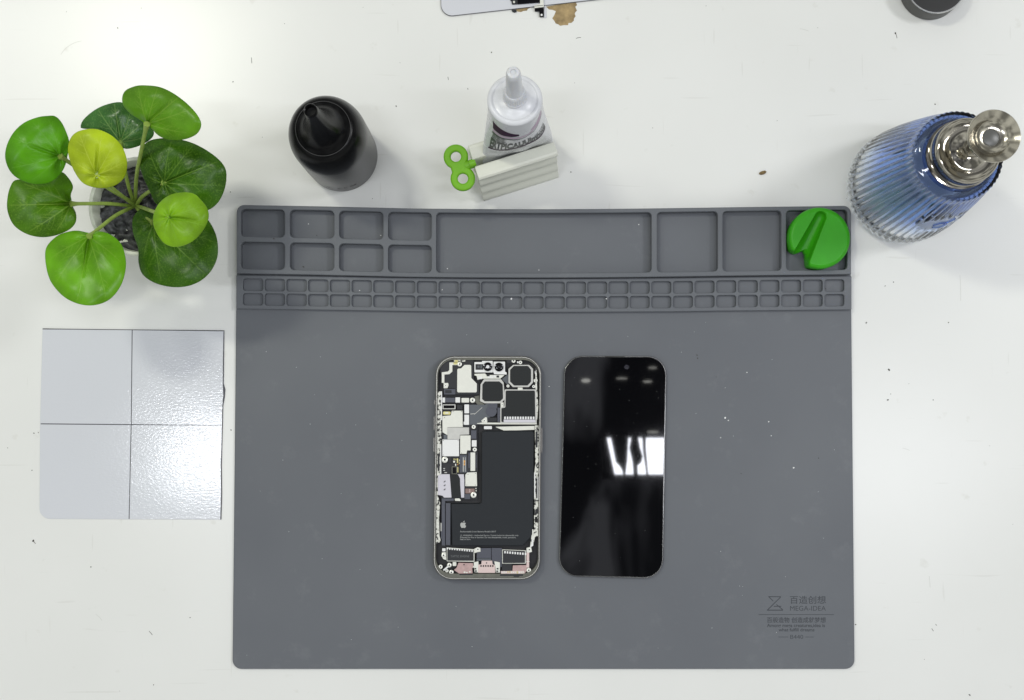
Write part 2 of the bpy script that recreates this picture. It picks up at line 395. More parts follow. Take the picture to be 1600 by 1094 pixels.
def prism(name, pts, z0, z1, m, parent=None, r=0, bev=0, seg=4, px=True, smooth=None, holes=None):
    """a plate with the outline pts (photograph pixels, seen on the plane z1) between heights z0 and z1"""
    loops = []
    for ring, rad in [(pts, r)] + [(h[0], h[1]) for h in (holes or [])]:
        p = round_poly(ring, rad, seg)
        if px: p = [tuple(W(x, y, z1)[:2]) for x, y in p]
        loops.append(p)
    if holes:
        cu = bpy.data.curves.new("tmp", 'CURVE'); cu.dimensions = '2D'; cu.fill_mode = 'BOTH'
        for p in loops:
            s = cu.splines.new('POLY'); s.points.add(len(p)-1); s.use_cyclic_u = True
            for k, (x, y) in enumerate(p): s.points[k].co = (x, y, 0, 1)
        cu.extrude = (z1-z0)/2-bev; cu.bevel_depth = bev; cu.bevel_resolution = 1; cu.offset = -bev
        ob = bpy.data.objects.new("tmp", cu); COL.objects.link(ob)
        dg = bpy.context.evaluated_depsgraph_get()
        me = bpy.data.meshes.new_from_object(ob.evaluated_get(dg))
        bpy.data.objects.remove(ob); bpy.data.curves.remove(cu)
        me.name = name; me.transform(Matrix.Translation((0, 0, (z0+z1)/2)))
        me.materials.clear()
        return link(name, me, m, parent, smooth if smooth is not None else 30)
    p = loops[0]
    bm = bmesh.new()
    vb = [bm.verts.new((x, y, z0)) for x, y in p]
    f = bm.faces.new(vb)
    if f.normal.z == 0: f.normal_update()
    f.normal_update()
    if f.normal.z > 0: f.normal_flip()
    ex = bmesh.ops.extrude_face_region(bm, geom=[f])
    tv = [v for v in ex['geom'] if isinstance(v, bmesh.types.BMVert)]
    for v in tv: v.co.z = z1
    bmesh.ops.recalc_face_normals(bm, faces=bm.faces)
    if bev > 0:
        te = [e for e in bm.edges if all(abs(v.co.z-z1) < 1e-7 for v in e.verts)]
        bmesh.ops.bevel(bm, geom=te, offset=bev, segments=2, profile=.5, affect='EDGES', clamp_overlap=True)
    return link(name, mesh_from_bm(name, bm), m, parent, smooth if smooth is not None else 30)

def revolve(name, prof, center, m, parent=None, seg=96, axis=None, rfun=None, smooth=35):
    """surface of revolution; prof = [(radius, height)], local frame at center"""
    bm = bmesh.new(); rings = []
    R = Matrix.Identity(3)
    if axis is not None: R = Vector(axis).normalized().to_track_quat('Z', 'Y').to_matrix()
    for (r, z) in prof:
        if r < 1e-7:
            rings.append([bm.verts.new(R @ Vector((0, 0, z)))])
        else:
            ring = []
            for k in range(seg):
                a = 2*math.pi*k/seg
                rr = r if rfun is None else rfun(r, z, a)
                ring.append(bm.verts.new(R @ Vector((rr*math.cos(a), rr*math.sin(a), z))))
            rings.append(ring)
    for i in range(len(rings)-1):
        A, B = rings[i], rings[i+1]
        for k in range(seg):
            k2 = (k+1) % seg
            if len(A) == 1 and len(B) == 1: continue
            if len(A) == 1: bm.faces.new((A[0], B[k2], B[k]))
            elif len(B) == 1: bm.faces.new((A[k], A[k2], B[0]))
            else: bm.faces.new((A[k], A[k2], B[k2], B[k]))
    bmesh.ops.recalc_face_normals(bm, faces=bm.faces)
    me = mesh_from_bm(name, bm)
    o = bpy.data.objects.new(name, me); COL.objects.link(o); me.materials.append(m)
    me.shade_smooth(); me.set_sharp_from_angle(angle=math.radians(smooth))
    if parent is not None:
        o.parent = parent; o.location = Vector(center)-Vector(parent_world(parent))
    else: o.location = center
    return o

def tube(name, pts, radii, m, parent=None, seg=12, closed_ends=True):
    bm = bmesh.new(); rings = []; n = len(pts)
    pts = [Vector(p) for p in pts]
    for i, p in enumerate(pts):
        t = (pts[min(i+1, n-1)]-pts[max(i-1, 0)]).normalized()
        q = t.to_track_quat('Z', 'Y').to_matrix() if abs(t.z) < .999 else Matrix.Identity(3)
        r = radii[i] if isinstance(radii, (list, tuple)) else radii
        rings.append([bm.verts.new(p+q @ Vector((r*math.cos(2*math.pi*k/seg), r*math.sin(2*math.pi*k/seg), 0))) for k in range(seg)])
    for i in range(n-1):
        A, B = rings[i], rings[i+1]
        # keep rings aligned
        off = min(range(seg), key=lambda s: (A[0].co-B[s].co).length)
        B = B[off:]+B[:off]; rings[i+1] = B
        for k in range(seg): bm.faces.new((A[k], A[(k+1) % seg], B[(k+1) % seg], B[k]))
    if closed_ends: bm.faces.new(rings[0][::-1]); bm.faces.new(rings[-1])
    bmesh.ops.recalc_face_normals(bm, faces=bm.faces)
    return link(name, mesh_from_bm(name, bm), m, parent, 50)

def catmull(pts, n_per=12, closed=True):
    out = []; n = len(pts)
    rngk = range(n) if closed else range(n-1)
    for i in rngk:
        g = (lambda k: pts[k % n]) if closed else (lambda k: pts[max(0, min(n-1, k))])
        p0, p1, p2, p3 = [np.array(g(i+j), float) for j in (-1, 0, 1, 2)]
        for k in range(n_per):
            t = k/n_per
            out.append(.5*((2*p1)+(-p0+p2)*t+(2*p0-5*p1+4*p2-p3)*t*t+(-p0+3*p1-3*p2+p3)*t**3))
    if not closed: out.append(np.array(pts[-1], float))
    return out

def text_mesh(s, size, extrude=0.0, align='CENTER', bold=0):
    cu = bpy.data.curves.new("tmp", 'FONT'); cu.body = s; cu.size = size; cu.extrude = extrude; cu.align_x = align
    cu.offset = bold; cu.resolution_u = 3
    ob = bpy.data.objects.new("tmp", cu); COL.objects.link(ob)
    dg = bpy.context.evaluated_depsgraph_get()
    me = bpy.data.meshes.new_from_object(ob.evaluated_get(dg))
    bpy.data.objects.remove(ob); bpy.data.curves.remove(cu); me.materials.clear()
    return me
def text_at(name, s, px0, px1, py, hpx, z, m, parent, rot=0.0, bold=0, lift=.00006):
    """flat lettering whose baseline runs from pixel px0 to px1 at height py"""
    me = text_mesh(s, 1.0, 0, 'LEFT', bold)
    co = np.array([v.co[:] for v in me.vertices])
    x0, x1 = co[:, 0].min(), co[:, 0].max(); y1 = co[:, 1].max()
    a, b = W(px0, py, z), W(px1, py, z)
    sx_ = (b.x-a.x)/(x1-x0); sy_ = hpx*SC(z)/y1
    for v in me.vertices:
        X, Y = (v.co.x-x0)*sx_, v.co.y*sy_
        v.co = (a.x+X*math.cos(rot)-Y*math.sin(rot), a.y+X*math.sin(rot)+Y*math.cos(rot), z+lift)
    me.name = name
    return link(name, me, m, parent)
def join_meshes(name, objs, parent=None):
    bm = bmesh.new(); mats = []
    for o in objs:
        me = o.data
        base = len(bm.faces)
        bm.from_mesh(me)
        bm.faces.ensure_lookup_table()
        mt = me.materials[0]
        if mt not in mats: mats.append(mt)
        for f in bm.faces[base:]: f.material_index = mats.index(mt)
    me = mesh_from_bm(name, bm)
    for mt in mats: me.materials.append(mt)
    for o in objs: bpy.data.objects.remove(o)
    return link(name, me, None, parent)

# ================================================================== DESK
bm = bmesh.new(); bmesh.ops.create_cube(bm, size=1)
bmesh.ops.scale(bm, verts=bm.verts, vec=(2.6, 1.9, .03)); bmesh.ops.translate(bm, verts=bm.verts, vec=(0, 0, -.015))
desk = link('desk', mesh_from_bm('desk', bm), M['desk']); desk['kind'] = 'structure'
Z5 = lambda pts: [(660+x/5.714, y/5.714) for x, y in pts]
chipz = .00012
for k, pts in enumerate([[(1105, 60), (1190, 45), (1250, 36), (1300, 15), (1340, -20), (1390, -30), (1388, 0), (1372, 28), (1382, 45), (1365, 60), (1372, 78), (1380, 95), (1366, 108), (1360, 125), (1368, 145), (1352, 168), (1352, 185), (1330, 205), (1305, 205), (1300, 225), (1265, 224), (1230, 231), (1214, 218), (1190, 210), (1180, 190), (1160, 165), (1178, 135), (1192, 100), (1160, 88), (1130, 85)],
                         [(835, 60), (960, 50), (962, 72), (940, 80), (935, 95), (905, 98), (880, 108), (850, 105), (838, 92)]]):
    prism('chipped_spot', Z5(pts), .00002, chipz, M['chip'], desk)

# ================================================================== SILICONE MAT
ZB, Z2, Z1 = .0022, .0054, .0095       # base sheet, small-cell tray, large-cell tray heights
mat_root = thing('repair_mat', W(850, 690, 0), 'large grey silicone work mat with rows of moulded compartments along its back edge', 'mat')
def interp(tab, x):
    xs = [p[0] for p in tab]; ys = [p[1] for p in tab]
    return float(np.interp(x, xs, ys))
B1 = [(366, 326), (410, 327), (487, 328.3), (564, 330), (640, 331.8), (740, 332.8), (850, 333), (940, 332.6), (1000, 332), (1074, 331), (1175, 329.5), (1276, 328.4), (1332, 327.5)]
B2 = [(366, 435), (395, 435.4), (500, 436.9), (600, 438.4), (700, 439.9), (800, 440.5), (900, 440.4), (950, 440.1), (1060, 439.6), (1120, 438.5), (1300, 436.9), (1332, 436.5)]
b1 = lambda x: interp(B1, x)
b2 = lambda x: interp(B2, x)
def bent_loop(x0, x1, ytop, ybot, r, f, n=24, rr=None):
    """closed loop in pixels, corners rounded, then bent to the mat's slight bow"""
    rr = rr or [r]*4
    base = round_poly([(x0, ytop), (x1, ytop), (x1, ybot), (x0, ybot)], rr, 5)
    out = []
    for i in range(len(base)):
        a, b = base[i], base[(i+1) % len(base)]
        L = math.hypot(b[0]-a[0], b[1]-a[1]); k = max(1, int(L/22))
        for j in range(k): out.append((a[0]+(b[0]-a[0])*j/k, a[1]+(b[1]-a[1])*j/k))
    return [(x, y+f(x)) for x, y in out]
def curve_plate(name, loops, z0, z1, m, parent, bev):
    return prism(name, loops[0], z0, z1, m, parent, holes=[(l, 0) for l in loops[1:]], bev=bev, smooth=35)
# base sheet
bp_ = [(371, 322), (1328, 322), (1330.5, 480), (1335.5, 1045.5), (363, 1045.5), (368.2, 480)]
top = [(x, b1(x)-5) for x in np.linspace(384, 1316, 30)]
outline = [(370.8, 334), (372.5, 326.5), (378, 321.4)] + top + [(1323, 322.5), (1327, 327), (1328.6, 334)]
outline += [(1330.3, 484)] + round_poly([(1330.3, 484), (1335.5, 1045.5), (363, 1045.5), (368.6, 484)], [0, 14, 14, 0], 8)[1:-1] + [(368.8, 484)]
prism('base_sheet', outline, 0, ZB, M['silicone'], mat_root, bev=.0006)
# large tray
cells = []
for (x0, x1) in [(376, 444.8), (452.8, 522), (529.8, 598.6), (606.3, 674.2)]:
    cells += [bent_loop(x0, x1, 0, 43.3, 7, b1), bent_loop(x0, x1, 51.2, 93.8, 7, b1)]
for (x0, x1) in [(681.6, 1018), (1026.6, 1121.6), (1129.3, 1221), (1228.6, 1324)]:
    cells.append(bent_loop(x0, x1, 0, 93.6, 6, b1))
otr = bent_loop(369.6, 1330, -6.2, 101, 2, b1, rr=[12, 12, 1, 1])
curve_plate('compartment_tray', [otr]+cells, ZB-.0002, Z1, M['silicone'], mat_root, .0005)
# floor of the large tray stays the base sheet; small tray
cells = []
for i in range(28):
    x0 = float(np.interp(i, [0, 9, 18, 27], [379.5, 685.3, 984, 1288.6])); w_ = float(np.interp(i, [0, 27], [31.6, 30.6]))
    cells += [bent_loop(x0, x0+w_, 0, 19, 4.2, b2), bent_loop(x0, x0+w_, 23, 41.6, 4.2, b2)]
otr = bent_loop(369.0, 1330.6, -5.0, 47.3, 1.5, b2)
curve_plate('small_parts_tray', [otr]+cells, ZB-.0002, Z2, M['silicone'], mat_root, .00035)
# printed marks
ZP = ZB
Z8 = lambda x, y: (1160+x/6.84, 900+y/6.84)
prints = []
def pl(x0, y0, x1, y1, w_=1.0):
    (ax, ay), (bx, by) = Z8(x0, y0), Z8(x1, y1)
    dx, dy = bx-ax, by-ay; L = math.hypot(dx, dy); nx, ny = -dy/L*w_/2, dx/L*w_/2
    o = prism('p', [(ax+nx, ay+ny), (bx+nx, by+ny), (bx-nx, by-ny), (ax-nx, ay-ny)], ZP+.00001, ZP+.00006+.00001*(len(prints) % 4), M['print'])
    prints.append(o)
pl(278, 222, 412, 222, 1.3); pl(283, 224, 330, 270, 1.3); pl(410, 225, 270, 362, 1.3); pl(262, 366, 434, 366, 1.5)
pl(432, 362, 364, 305, 1.3); pl(335, 325, 415, 325, 1.3)
pl(172, 413, 978, 413, .8); pl(385, 653, 490, 653, .7); pl(672, 653, 765, 653, .7)
emblem = join_meshes('printed_emblem', prints, mat_root)
def t8(name, s, x0, x1, y, h, bold=0):
    (a, b), (c, _) = Z8(x0, y), Z8(x1, y)
    text_at(name, s, a, c, b, h/6.84, ZP, M['print'], mat_root, bold=bold)
t8('printed_lettering', '百造创想', 508, 892, 290, 76, .006)
t8('printed_lettering', 'MEGA-IDEA', 510, 892, 371, 50)
t8('printed_lettering', '百般造物 创造成就梦想', 262, 892, 495, 54, .012)
t8('printed_lettering', 'Among mega creatures,idea is', 262, 882, 546, 36, .018)
t8('printed_lettering', 'what fulfill dreams', 386, 770, 592, 34, .018)
t8('printed_lettering', 'B440', 512, 650, 672, 42)

# ================================================================== OPENED PHONE
P = [(681, 556.5), (846, 556.5), (844, 906), (676.5, 906)]
ph = thing('opened_smartphone', W(762, 730, ZB), 'opened smartphone without its display, battery and circuit boards exposed, silver frame', 'smartphone')
ZF = ZB+.0078
inset = lambda d, pts=P: [(pts[0][0]+d, pts[0][1]+d), (pts[1][0]-d, pts[1][1]+d), (pts[2][0]-d, pts[2][1]-d), (pts[3][0]+d, pts[3][1]-d)]
prism('outer_frame', P, ZB, ZF, M['frame'], ph, r=30, seg=14, holes=[(inset(2.6), 27.5)], bev=.0005)
M['framelight'] = mat("frame_highlight_paint", (.50, .49, .46), .4, metal=1)
prism('frame_highlight', inset(1.5), ZF-.0006, ZF+.00012, M['framelight'], ph, r=28.6, seg=14, holes=[(inset(2.3), 27.8)], bev=.00006)  # thin paler ring paints the highlight that runs along the frame's edge
prism('inner_ledge', inset(2.4), ZB+.0003, ZF-.0006, M['ledge'], ph, r=27.5, seg=14, holes=[([(684.5, 562.5), (842.5, 562.5), (840.5, 896.5), (680.5, 896.5)], 25)], bev=.0001)
prism('back_plate', inset(2.0), ZB+.0002, ZB+.0022, M['darkfloor'], ph, r=28, seg=14)
for (x0, y0, x1, y1) in [(678.4, 625, 680.8, 632), (677.6, 651, 680.2, 672), (677, 684, 679.6, 706)]:
    prism('side_button', [(x0, y0), (x1, y0), (x1, y1), (x0, y1)], ZB+.002, ZF-.0022, M['frame'], ph, r=.6)
prism('side_button', [(844, 669), (847.6, 669), (847.4, 707), (844, 707)], ZB+.002, ZF-.0022, M['frame'], ph, r=.8)
zA = lambda pts: [(670+x/8.42, 545+y/8.42) for x, y in pts]
zB = lambda pts: [(670+x/8.416, 660+y/8.416) for x, y in pts]
zC = lambda pts: [(670+x/8.416, 785+y/8.416) for x, y in pts]
ZZ = {'A': zA, 'B': zB, 'C': zC}
FL = ZB+.0022
cnt = [0]
def part(name, k, pts, m, h, t=.0008, r=4, bev=.00008, parent=None, label=None):
    """h: height of its top above the cavity floor in mm"""
    cnt[0] += 1
    top_ = FL+h*.001+cnt[0]*1.3e-6
    o = prism(name, ZZ[k](pts), FL-.0002 if h < 1.6 else top_-t, top_, M[m], parent or ph, r=r/8.42, bev=bev, seg=3)
    if label: o['label'] = label
    return o
def box(name, k, x0, y0, x1, y1, m, h, r=4, t=.0008, parent=None):
    return part(name, k, [(x0, y0), (x1, y0), (x1, y1), (x0, y1)], m, h, t, r, parent=parent)
def screw(k, x, y, r, h=4.2, m='screw'):
    c = ZZ[k]([(x, y)])[0]; zt = FL+h*.001
    p = W(c[0], c[1], zt); R = r/8.42*SC(zt)
    o = revolve('screw', [(0, 0), (R, 0), (R, .0006), (R*.9, .0007), (R*.34, .0007), (R*.30, .0003), (0, .0003)], (p.x, p.y, zt-.0006), M[m], ph, seg=20)
    return o
def screwhole(k, x, y, r, h=4.2):
    screw(k, x, y, r, h)
    c = ZZ[k]([(x, y)])[0]; zt = FL+h*.001
    prism('screw_socket', [(c[0]+r/8.42*.33*math.cos(a), c[1]+r/8.42*.33*math.sin(a)) for a in np.linspace(0, 2*math.pi, 9)[:-1]], zt+.00005, zt+.00013, M['hole'], ph)
# rails down both sides
part('side_rail', 'A', [(100, 560), (160, 560), (165, 700), (158, 1000), (110, 1000), (95, 800)], 'rail', 4.6)
part('side_rail', 'B', [(95, -10), (160, -10), (165, 120), (160, 690), (115, 700), (120, 960), (150, 1080), (85, 1080), (92, 500)], 'rail', 4.4)
part('side_rail', 'C', [(82, -5), (150, -5), (135, 200), (140, 440), (160, 520), (100, 540), (85, 500)], 'rail', 4.5)
part('side_rail', 'A', [(1395, 250), (1420, 250), (1425, 520), (1440, 760), (1420, 1000), (1405, 980), (1400, 500)], 'rail', 4.6)
part('side_rail', 'B', [(1395, 40), (1455, 40), (1458, 700), (1452, 1060), (1385, 1060), (1385, 700), (1400, 560)], 'rail', 4.4)
part('side_rail', 'C', [(1385, -5), (1450, -5), (1440, 440), (1395, 460), (1375, 560), (1330, 590), (1350, 440), (1385, 360)], 'rail', 4.5)
for (k, x, y, w_, h_) in [('B', 1385, 660, 14, 330), ('B', 1430, 720, 10, 300), ('A', 160, 560, 14, 380), ('B', 150, 300, 14, 380)]:
    box('rail_trim', k, x, y, x+w_, y+h_, 'white', 4.9, 2)
box('rail_slot', 'C', 1395, 190, 1425, 265, 'hole', 4.75, 8); box('rail_slot', 'C', 1405, 90, 1440, 150, 'dark', 4.8, 4)
box('rail_slot', 'B', 1412, 740, 1432, 1000, 'dark', 4.7, 4); box('rail_slot', 'B', 118, 420, 140, 640, 'dark', 4.7, 6)
box('rail_slot', 'B', 1405, 120, 1430, 330, 'dark', 4.75, 6); box('rail_slot', 'A', 1390, 300, 1402, 400, 'hole', 4.7, 3)
# top bits
box('top_trim', 'A', 580, 100, 1000, 128, 'dark', 4.9, 6); box('top_trim', 'A', 330, 130, 480, 170, 'rail', 4.8, 6)
box('top_trim', 'A', 480, 150, 590, 200, 'dark', 4.4, 6); box('top_trim', 'A', 1020, 125, 1090, 190, 'dark', 4.6, 5)
box('contact_pad', 'A', 340, 150, 385, 175, 'gold', 5.0, 4)
# camera-side board module
part('bracket_plate', 'A', [(200, 160), (590, 160), (590, 400), (662, 470), (662, 602), (350, 602), (350, 525), (265, 525), (200, 440), (150, 300), (150, 250)], 'dark', 3.9, r=8)
part('metal_shield', 'A', [(375, 275), (385, 262), (425, 258), (470, 212), (545, 212), (558, 225), (560, 385), (632, 460), (632, 560), (620, 575), (385, 575), (372, 560)], 'silver', 4.4)
part('flex_cable', 'A', [(270, 180), (400, 180), (400, 215), (310, 215), (310, 300), (270, 335), (205, 340), (205, 450), (170, 450), (170, 310), (250, 300), (270, 280)], 'silver', 4.5)
box('contact_pad', 'A', 325, 180, 385, 208, 'gold', 4.7, 3)
screwhole('A', 405, 203, 30, 4.8)
part('small_bracket', 'A', [(195, 450), (255, 450), (260, 480), (245, 520), (195, 520)], 'silver', 4.3); screwhole('A', 222, 485, 20, 4.6)
box('connector', 'A', 200, 530, 350, 602, 'slate', 4.6); box('connector_cover', 'A', 215, 545, 300, 585, 'dark', 4.8)
# front camera pair
def lens(k, x, y, r, h, glint):
    c = ZZ[k]([(x, y)])[0]; zt = FL+h*.001; p = W(c[0], c[1], zt); R = r/8.42*SC(zt)
    o = revolve('camera_lens', [(0, .0002), (R*.5, .00045), (R*.72, .0003), (R*.76, .0008), (R, .0009), (R*1.02, 0), (0, 0)], (p.x, p.y, zt), M['blackgloss'], ph, seg=32)
    g = revolve('lens_glass_or_glint', [(0, .0008), (R*glint, .0006), (R*glint, .0004), (0, .0004)], (p.x, p.y, zt), M['lensc' if glint > .3 else 'camdot'], o, seg=20)  # the larger, pale disc is a painted highlight; the small dark one is glass
    g.location = (0, 0, 0); g.matrix_parent_inverse = Matrix.Identity(4)
box('camera_bracket', 'A', 600, 175, 842, 312, 'white', 4.6, 6); box('sensor_window', 'A', 614, 203, 716, 277, 'dark', 4.8, 4)
box('sensor_window', 'A', 640, 222, 668, 250, 'film', 4.9, 3); box('sensor_window', 'A', 680, 215, 700, 260, 'film', 4.9, 3)
box('camera_bracket', 'A', 700, 160, 840, 180, 'white', 4.5, 6)
lens('A', 776, 237, 58, 4.7, .38)
part('camera_bracket', 'A', [(852, 170), (1003, 170), (1003, 300), (1025, 312), (1025, 340), (860, 335), (845, 300)], 'white', 4.65, r=5)
lens('A', 924, 241, 58, 4.75, .22)
part('camera_bracket', 'A', [(600, 330), (740, 325), (760, 345), (1000, 345), (940, 395), (700, 395), (640, 410), (630, 360), (600, 350)], 'silver', 4.3, r=4)
for (x0, y0, x1, y1, m_) in [(760, 335, 800, 362, 'dark'), (850, 345, 880, 372, 'white'), (890, 352, 925, 380, 'dark'), (650, 365, 700, 400, 'white'), (780, 365, 850, 385, 'white')]:
    box('bracket_detail', 'A', x0, y0, x1, y1, m_, 4.5)
# rear camera modules
def cam_module(outer, inner, h):
    o = part('camera_housing', 'A', outer, 'silver2', h, r=14, t=.002)
    o2 = part('camera_cover', 'A', inner, 'black', h+.25, r=16)
    return o
cam_module([(1110, 212), (1320, 212), (1372, 265), (1372, 445), (1315, 505), (1105, 505), (1048, 445), (1048, 265)],
           [(1118, 226), (1303, 226), (1345, 275), (1345, 432), (1300, 484), (1122, 484), (1070, 432), (1070, 278)], 4.7)
part('camera_surround', 'A', [(960, 400), (1045, 330), (1060, 460), (1030, 470)], 'film', 3.4)
cam_module([(725, 400), (950, 400), (985, 445), (1000, 660), (955, 718), (735, 718), (672, 690), (680, 470)],
           [(738, 430), (928, 430), (972, 470), (977, 655), (935, 692), (735, 692), (702, 662), (706, 470)], 4.6)
cam_module([(995, 535), (1415, 535), (1420, 985), (940, 985), (940, 765), (995, 765)],
           [(1012, 550), (1396, 550), (1401, 962), (955, 966), (955, 780), (1008, 776)], 4.7)
box('screw_boss', 'A', 1170, 510, 1235, 545, 'silver', 4.9)
part('contact_strip', 'A', [(985, 932), (1398, 932), (1403, 968), (985, 968)], 'lav', 5.1)
for i in range(12):
    x = 1003+i*34.2
    box('contact_tooth', 'A', x-12, 893, x+11, 928, 'white', 5.1, 3)
screwhole('A', 1115, 158, 27); screwhole('A', 1205, 180, 24); screwhole('A', 1405, 418, 27); screwhole('A', 1380, 497, 20, 4.8); screwhole('A', 1042, 490, 20, 4.8)
box('small_bracket', 'A', 1065, 150, 1100, 175, 'silver', 4.4); box('small_bracket', 'A', 1395, 290, 1405, 330, 'white', 4.8); box('small_bracket', 'A', 1160, 165, 1180, 190, 'white', 4.5)
# connector row
box('connector', 'A', 178, 642, 215, 708, 'white', 4.0); box('connector', 'A', 215, 645, 345, 706, 'slate', 4.4); box('connector', 'A', 350, 640, 412, 708, 'white', 4.2)
box('connector', 'A', 430, 648, 530, 708, 'silver', 4.2); screwhole('A', 575, 678, 34, 4.4)
part('camera_surround', 'A', [(600, 625), (665, 615), (670, 690), (740, 735), (640, 735), (610, 700)], 'ledge', 3.3)
box('connector_frame', 'A', 180, 732, 352, 796, 'silver2', 4.0, 8); box('connector_core', 'A', 193, 744, 338, 784, 'blackgloss', 4.2, 4)
box('circuit_chip', 'A', 370, 738, 445, 800, 'dark', 3.8); box('gold_capsule', 'A', 187, 826, 287, 868, 'gold', 4.0, 14); box('contact_pad', 'A', 215, 835, 258, 855, 'silver', 4.1, 3)
box('connector', 'A', 468, 733, 530, 850, 'white', 4.3); box('connector', 'A', 468, 868, 530, 1002, 'white', 4.3)
part('flex_film', 'A', [(535, 735), (740, 735), (780, 700), (900, 700), (900, 780), (760, 960), (740, 1000), (540, 1000)], 'film', 3.4)
part('flex_crease', 'A', [(700, 770), (704, 776), (600, 868), (596, 862)], 'silver2', 3.55, r=0)
part('flex_crease', 'A', [(545, 855), (600, 850), (605, 858), (548, 864)], 'silver2', 3.55, r=0)
c0 = [(822+74*math.cos(a), 822+74*math.sin(a)) for a in np.linspace(0, 2*math.pi, 25)[:-1]]
part('round_tape', 'A', c0, 'slate', 3.7, r=0); box('flex_cable', 'A', 780, 700, 902, 782, 'slate', 3.9)
box('flex_cable', 'A', 903, 775, 938, 965, 'slate', 4.2); box('flex_cable', 'A', 903, 725, 942, 768, 'hole', 4.0); box('foam_pad', 'A', 775, 905, 895, 962, 'dark', 3.9)
box('small_bracket', 'A', 945, 705, 985, 768, 'silver', 4.5); screwhole('A', 966, 736, 17, 4.7)
part('small_bracket', 'A', [(690, 945), (745, 900), (765, 905), (770, 965), (760, 975), (700, 968)], 'silver', 4.3); screwhole('A', 730, 947, 22, 4.5)
part('crossbar', 'A', [(600, 985), (700, 970), (1420, 978), (1420, 996), (700, 992)], 'silver', 4.6)
part('crossbar', 'B', [(700, 8), (1425, 5), (1425, 30), (700, 36)], 'ledge', 4.2); part('crossbar', 'B', [(700, 14), (1400, 12), (1400, 18), (700, 20)], 'white', 4.4, r=0)
part('foil_strip', 'B', [(865, 58), (1392, 47), (1392, 98), (1180, 106), (985, 108)], 'silver', 3.3); box('foil_tab', 'B', 725, 50, 830, 90, 'white', 3.4, 8)
# main board shields
box('circuit_board', 'B', 165, -160, 640, 1010, 'dark', 2.6, 8)
part('metal_shield', 'B', [(302, -153), (443, -153), (447, 62), (245, 64), (245, 170), (180, 130), (178, -83), (288, -92)], 'silver', 4.3)
part('metal_shield', 'B', [(245, 67), (530, 67), (530, 160), (410, 165), (405, 222), (245, 222)], 'silver2', 4.5)
box('circuit_chip', 'B', 195, 165, 240, 222, 'film', 4.2)
part('metal_shield', 'B', [(178, 226), (398, 226), (398, 446), (178, 446)], 'white', 4.4)
part('metal_shield', 'B', [(412, 172), (550, 172), (550, 370), (505, 370), (495, 415), (412, 415)], 'silver', 4.4)
box('connector', 'B', 457, -10, 525, 30, 'white', 4.2)
box('connector', 'B', 556, 105, 626, 216, 'slate', 4.3); screwhole('B', 590, 60, 27, 4.5); box('connector', 'B', 565, 235, 628, 320, 'white', 4.3); screwhole('B', 604, 358, 27, 4.5)
for (x, y) in [(320, -145), (430, -145), (205, -62), (190, 240), (385, 240), (190, 430), (432, 405), (515, 685), (615, 672), (500, 825), (612, 825)]:
    box('shield_dimple', 'B', x-4, y-4, x+4, y+4, 'dark', 4.62 if y < 500 else 4.62, 2)
screwhole('B', 210, 492, 40, 4.6)
box('connector', 'B', 258, 450, 300, 535, 'dark', 4.0)
for (x0, y0, x1, y1, m_) in [(320, 505, 345, 530, 'silver'), (368, 475, 386, 535, 'gold'), (398, 488, 420, 514, 'silver'), (345, 545, 360, 575, 'silver'), (350, 480, 362, 500, 'gold'), (395, 525, 408, 548, 'gold'),
                             (192, 602, 200, 614, 'white'), (204, 602, 212, 614, 'white'), (192, 626, 200, 638, 'white'), (204, 626, 212, 638, 'white'), (372, 585, 388, 660, 'gold'), (205, 655, 240, 668, 'silver2'), (325, 478, 340, 492, 'gold'), (376, 545, 386, 565, 'orange')]:
    box('circuit_component', 'B', x0, y0, x1, y1, m_, 3.6, 2)
box('connector', 'B', 405, 430, 520, 662, 'slate', 3.8); box('connector_strip', 'B', 443, 442, 488, 658, 'film', 4.1); box('connector_strip', 'B', 448, 460, 458, 650, 'silver2', 4.3, 1); box('connector_strip', 'B', 478, 460, 485, 650, 'silver2', 4.3, 1)
box('contact_pad', 'B', 458, 500, 480, 532, 'orange', 4.35, 2); box('contact_pad', 'B', 458, 540, 478, 566, 'orange', 4.35, 2)
box('connector', 'B', 500, 388, 645, 650, 'dark', 3.9); box('connector_strip', 'B', 548, 396, 610, 640, 'silver', 4.4); box('connector_strip', 'B', 520, 400, 540, 600, 'slate', 4.2); box('connector_strip', 'B', 618, 430, 628, 600, 'slate', 4.2)
part('card_slot', 'B', [(120, 700), (165, 682), (275, 682), (300, 990), (200, 990), (180, 965), (120, 955)], 'lav', 4.5)
for y in (775, 825, 878):
    part('slot_cutout', 'B', [(190, y+8), (205, y+4), (212, y-10), (220, y-4), (216, y+10), (200, y+16)], 'hole', 4.6, r=1, bev=0)
part('card_slot', 'B', [(375, 683), (460, 683), (468, 760), (465, 990), (425, 990), (405, 740)], 'lav', 4.45)
part('flex_cable', 'B', [(285, 690), (385, 690), (410, 740), (415, 990), (300, 990)], 'black', 4.8); box('connector_frame', 'B', 300, 578, 372, 684, 'ledge', 4.6, 8); box('connector_core', 'B', 312, 590, 360, 672, 'blackgloss', 4.8, 4)
part('metal_shield', 'B', [(505, 660), (630, 655), (635, 840), (480, 840), (480, 690)], 'silver', 4.4)
box('flex_patch', 'B', 480, 872, 602, 935, 'brownflex', 3.8)
for (x, y) in [(538, 890), (538, 912), (620, 870), (622, 900)]: box('contact_pad', 'B', x-7, y-7, x+7, y+7, 'palepink' if x < 600 else 'silver', 4.0, 3)
screwhole('B', 588, 955, 38, 4.5); box('connector', 'B', 470, 942, 545, 1010, 'slate', 3.9)
part('small_bracket', 'B', [(340, 1002), (400, 1000), (425, 1025), (410, 1035), (345, 1032)], 'silver', 4.3)
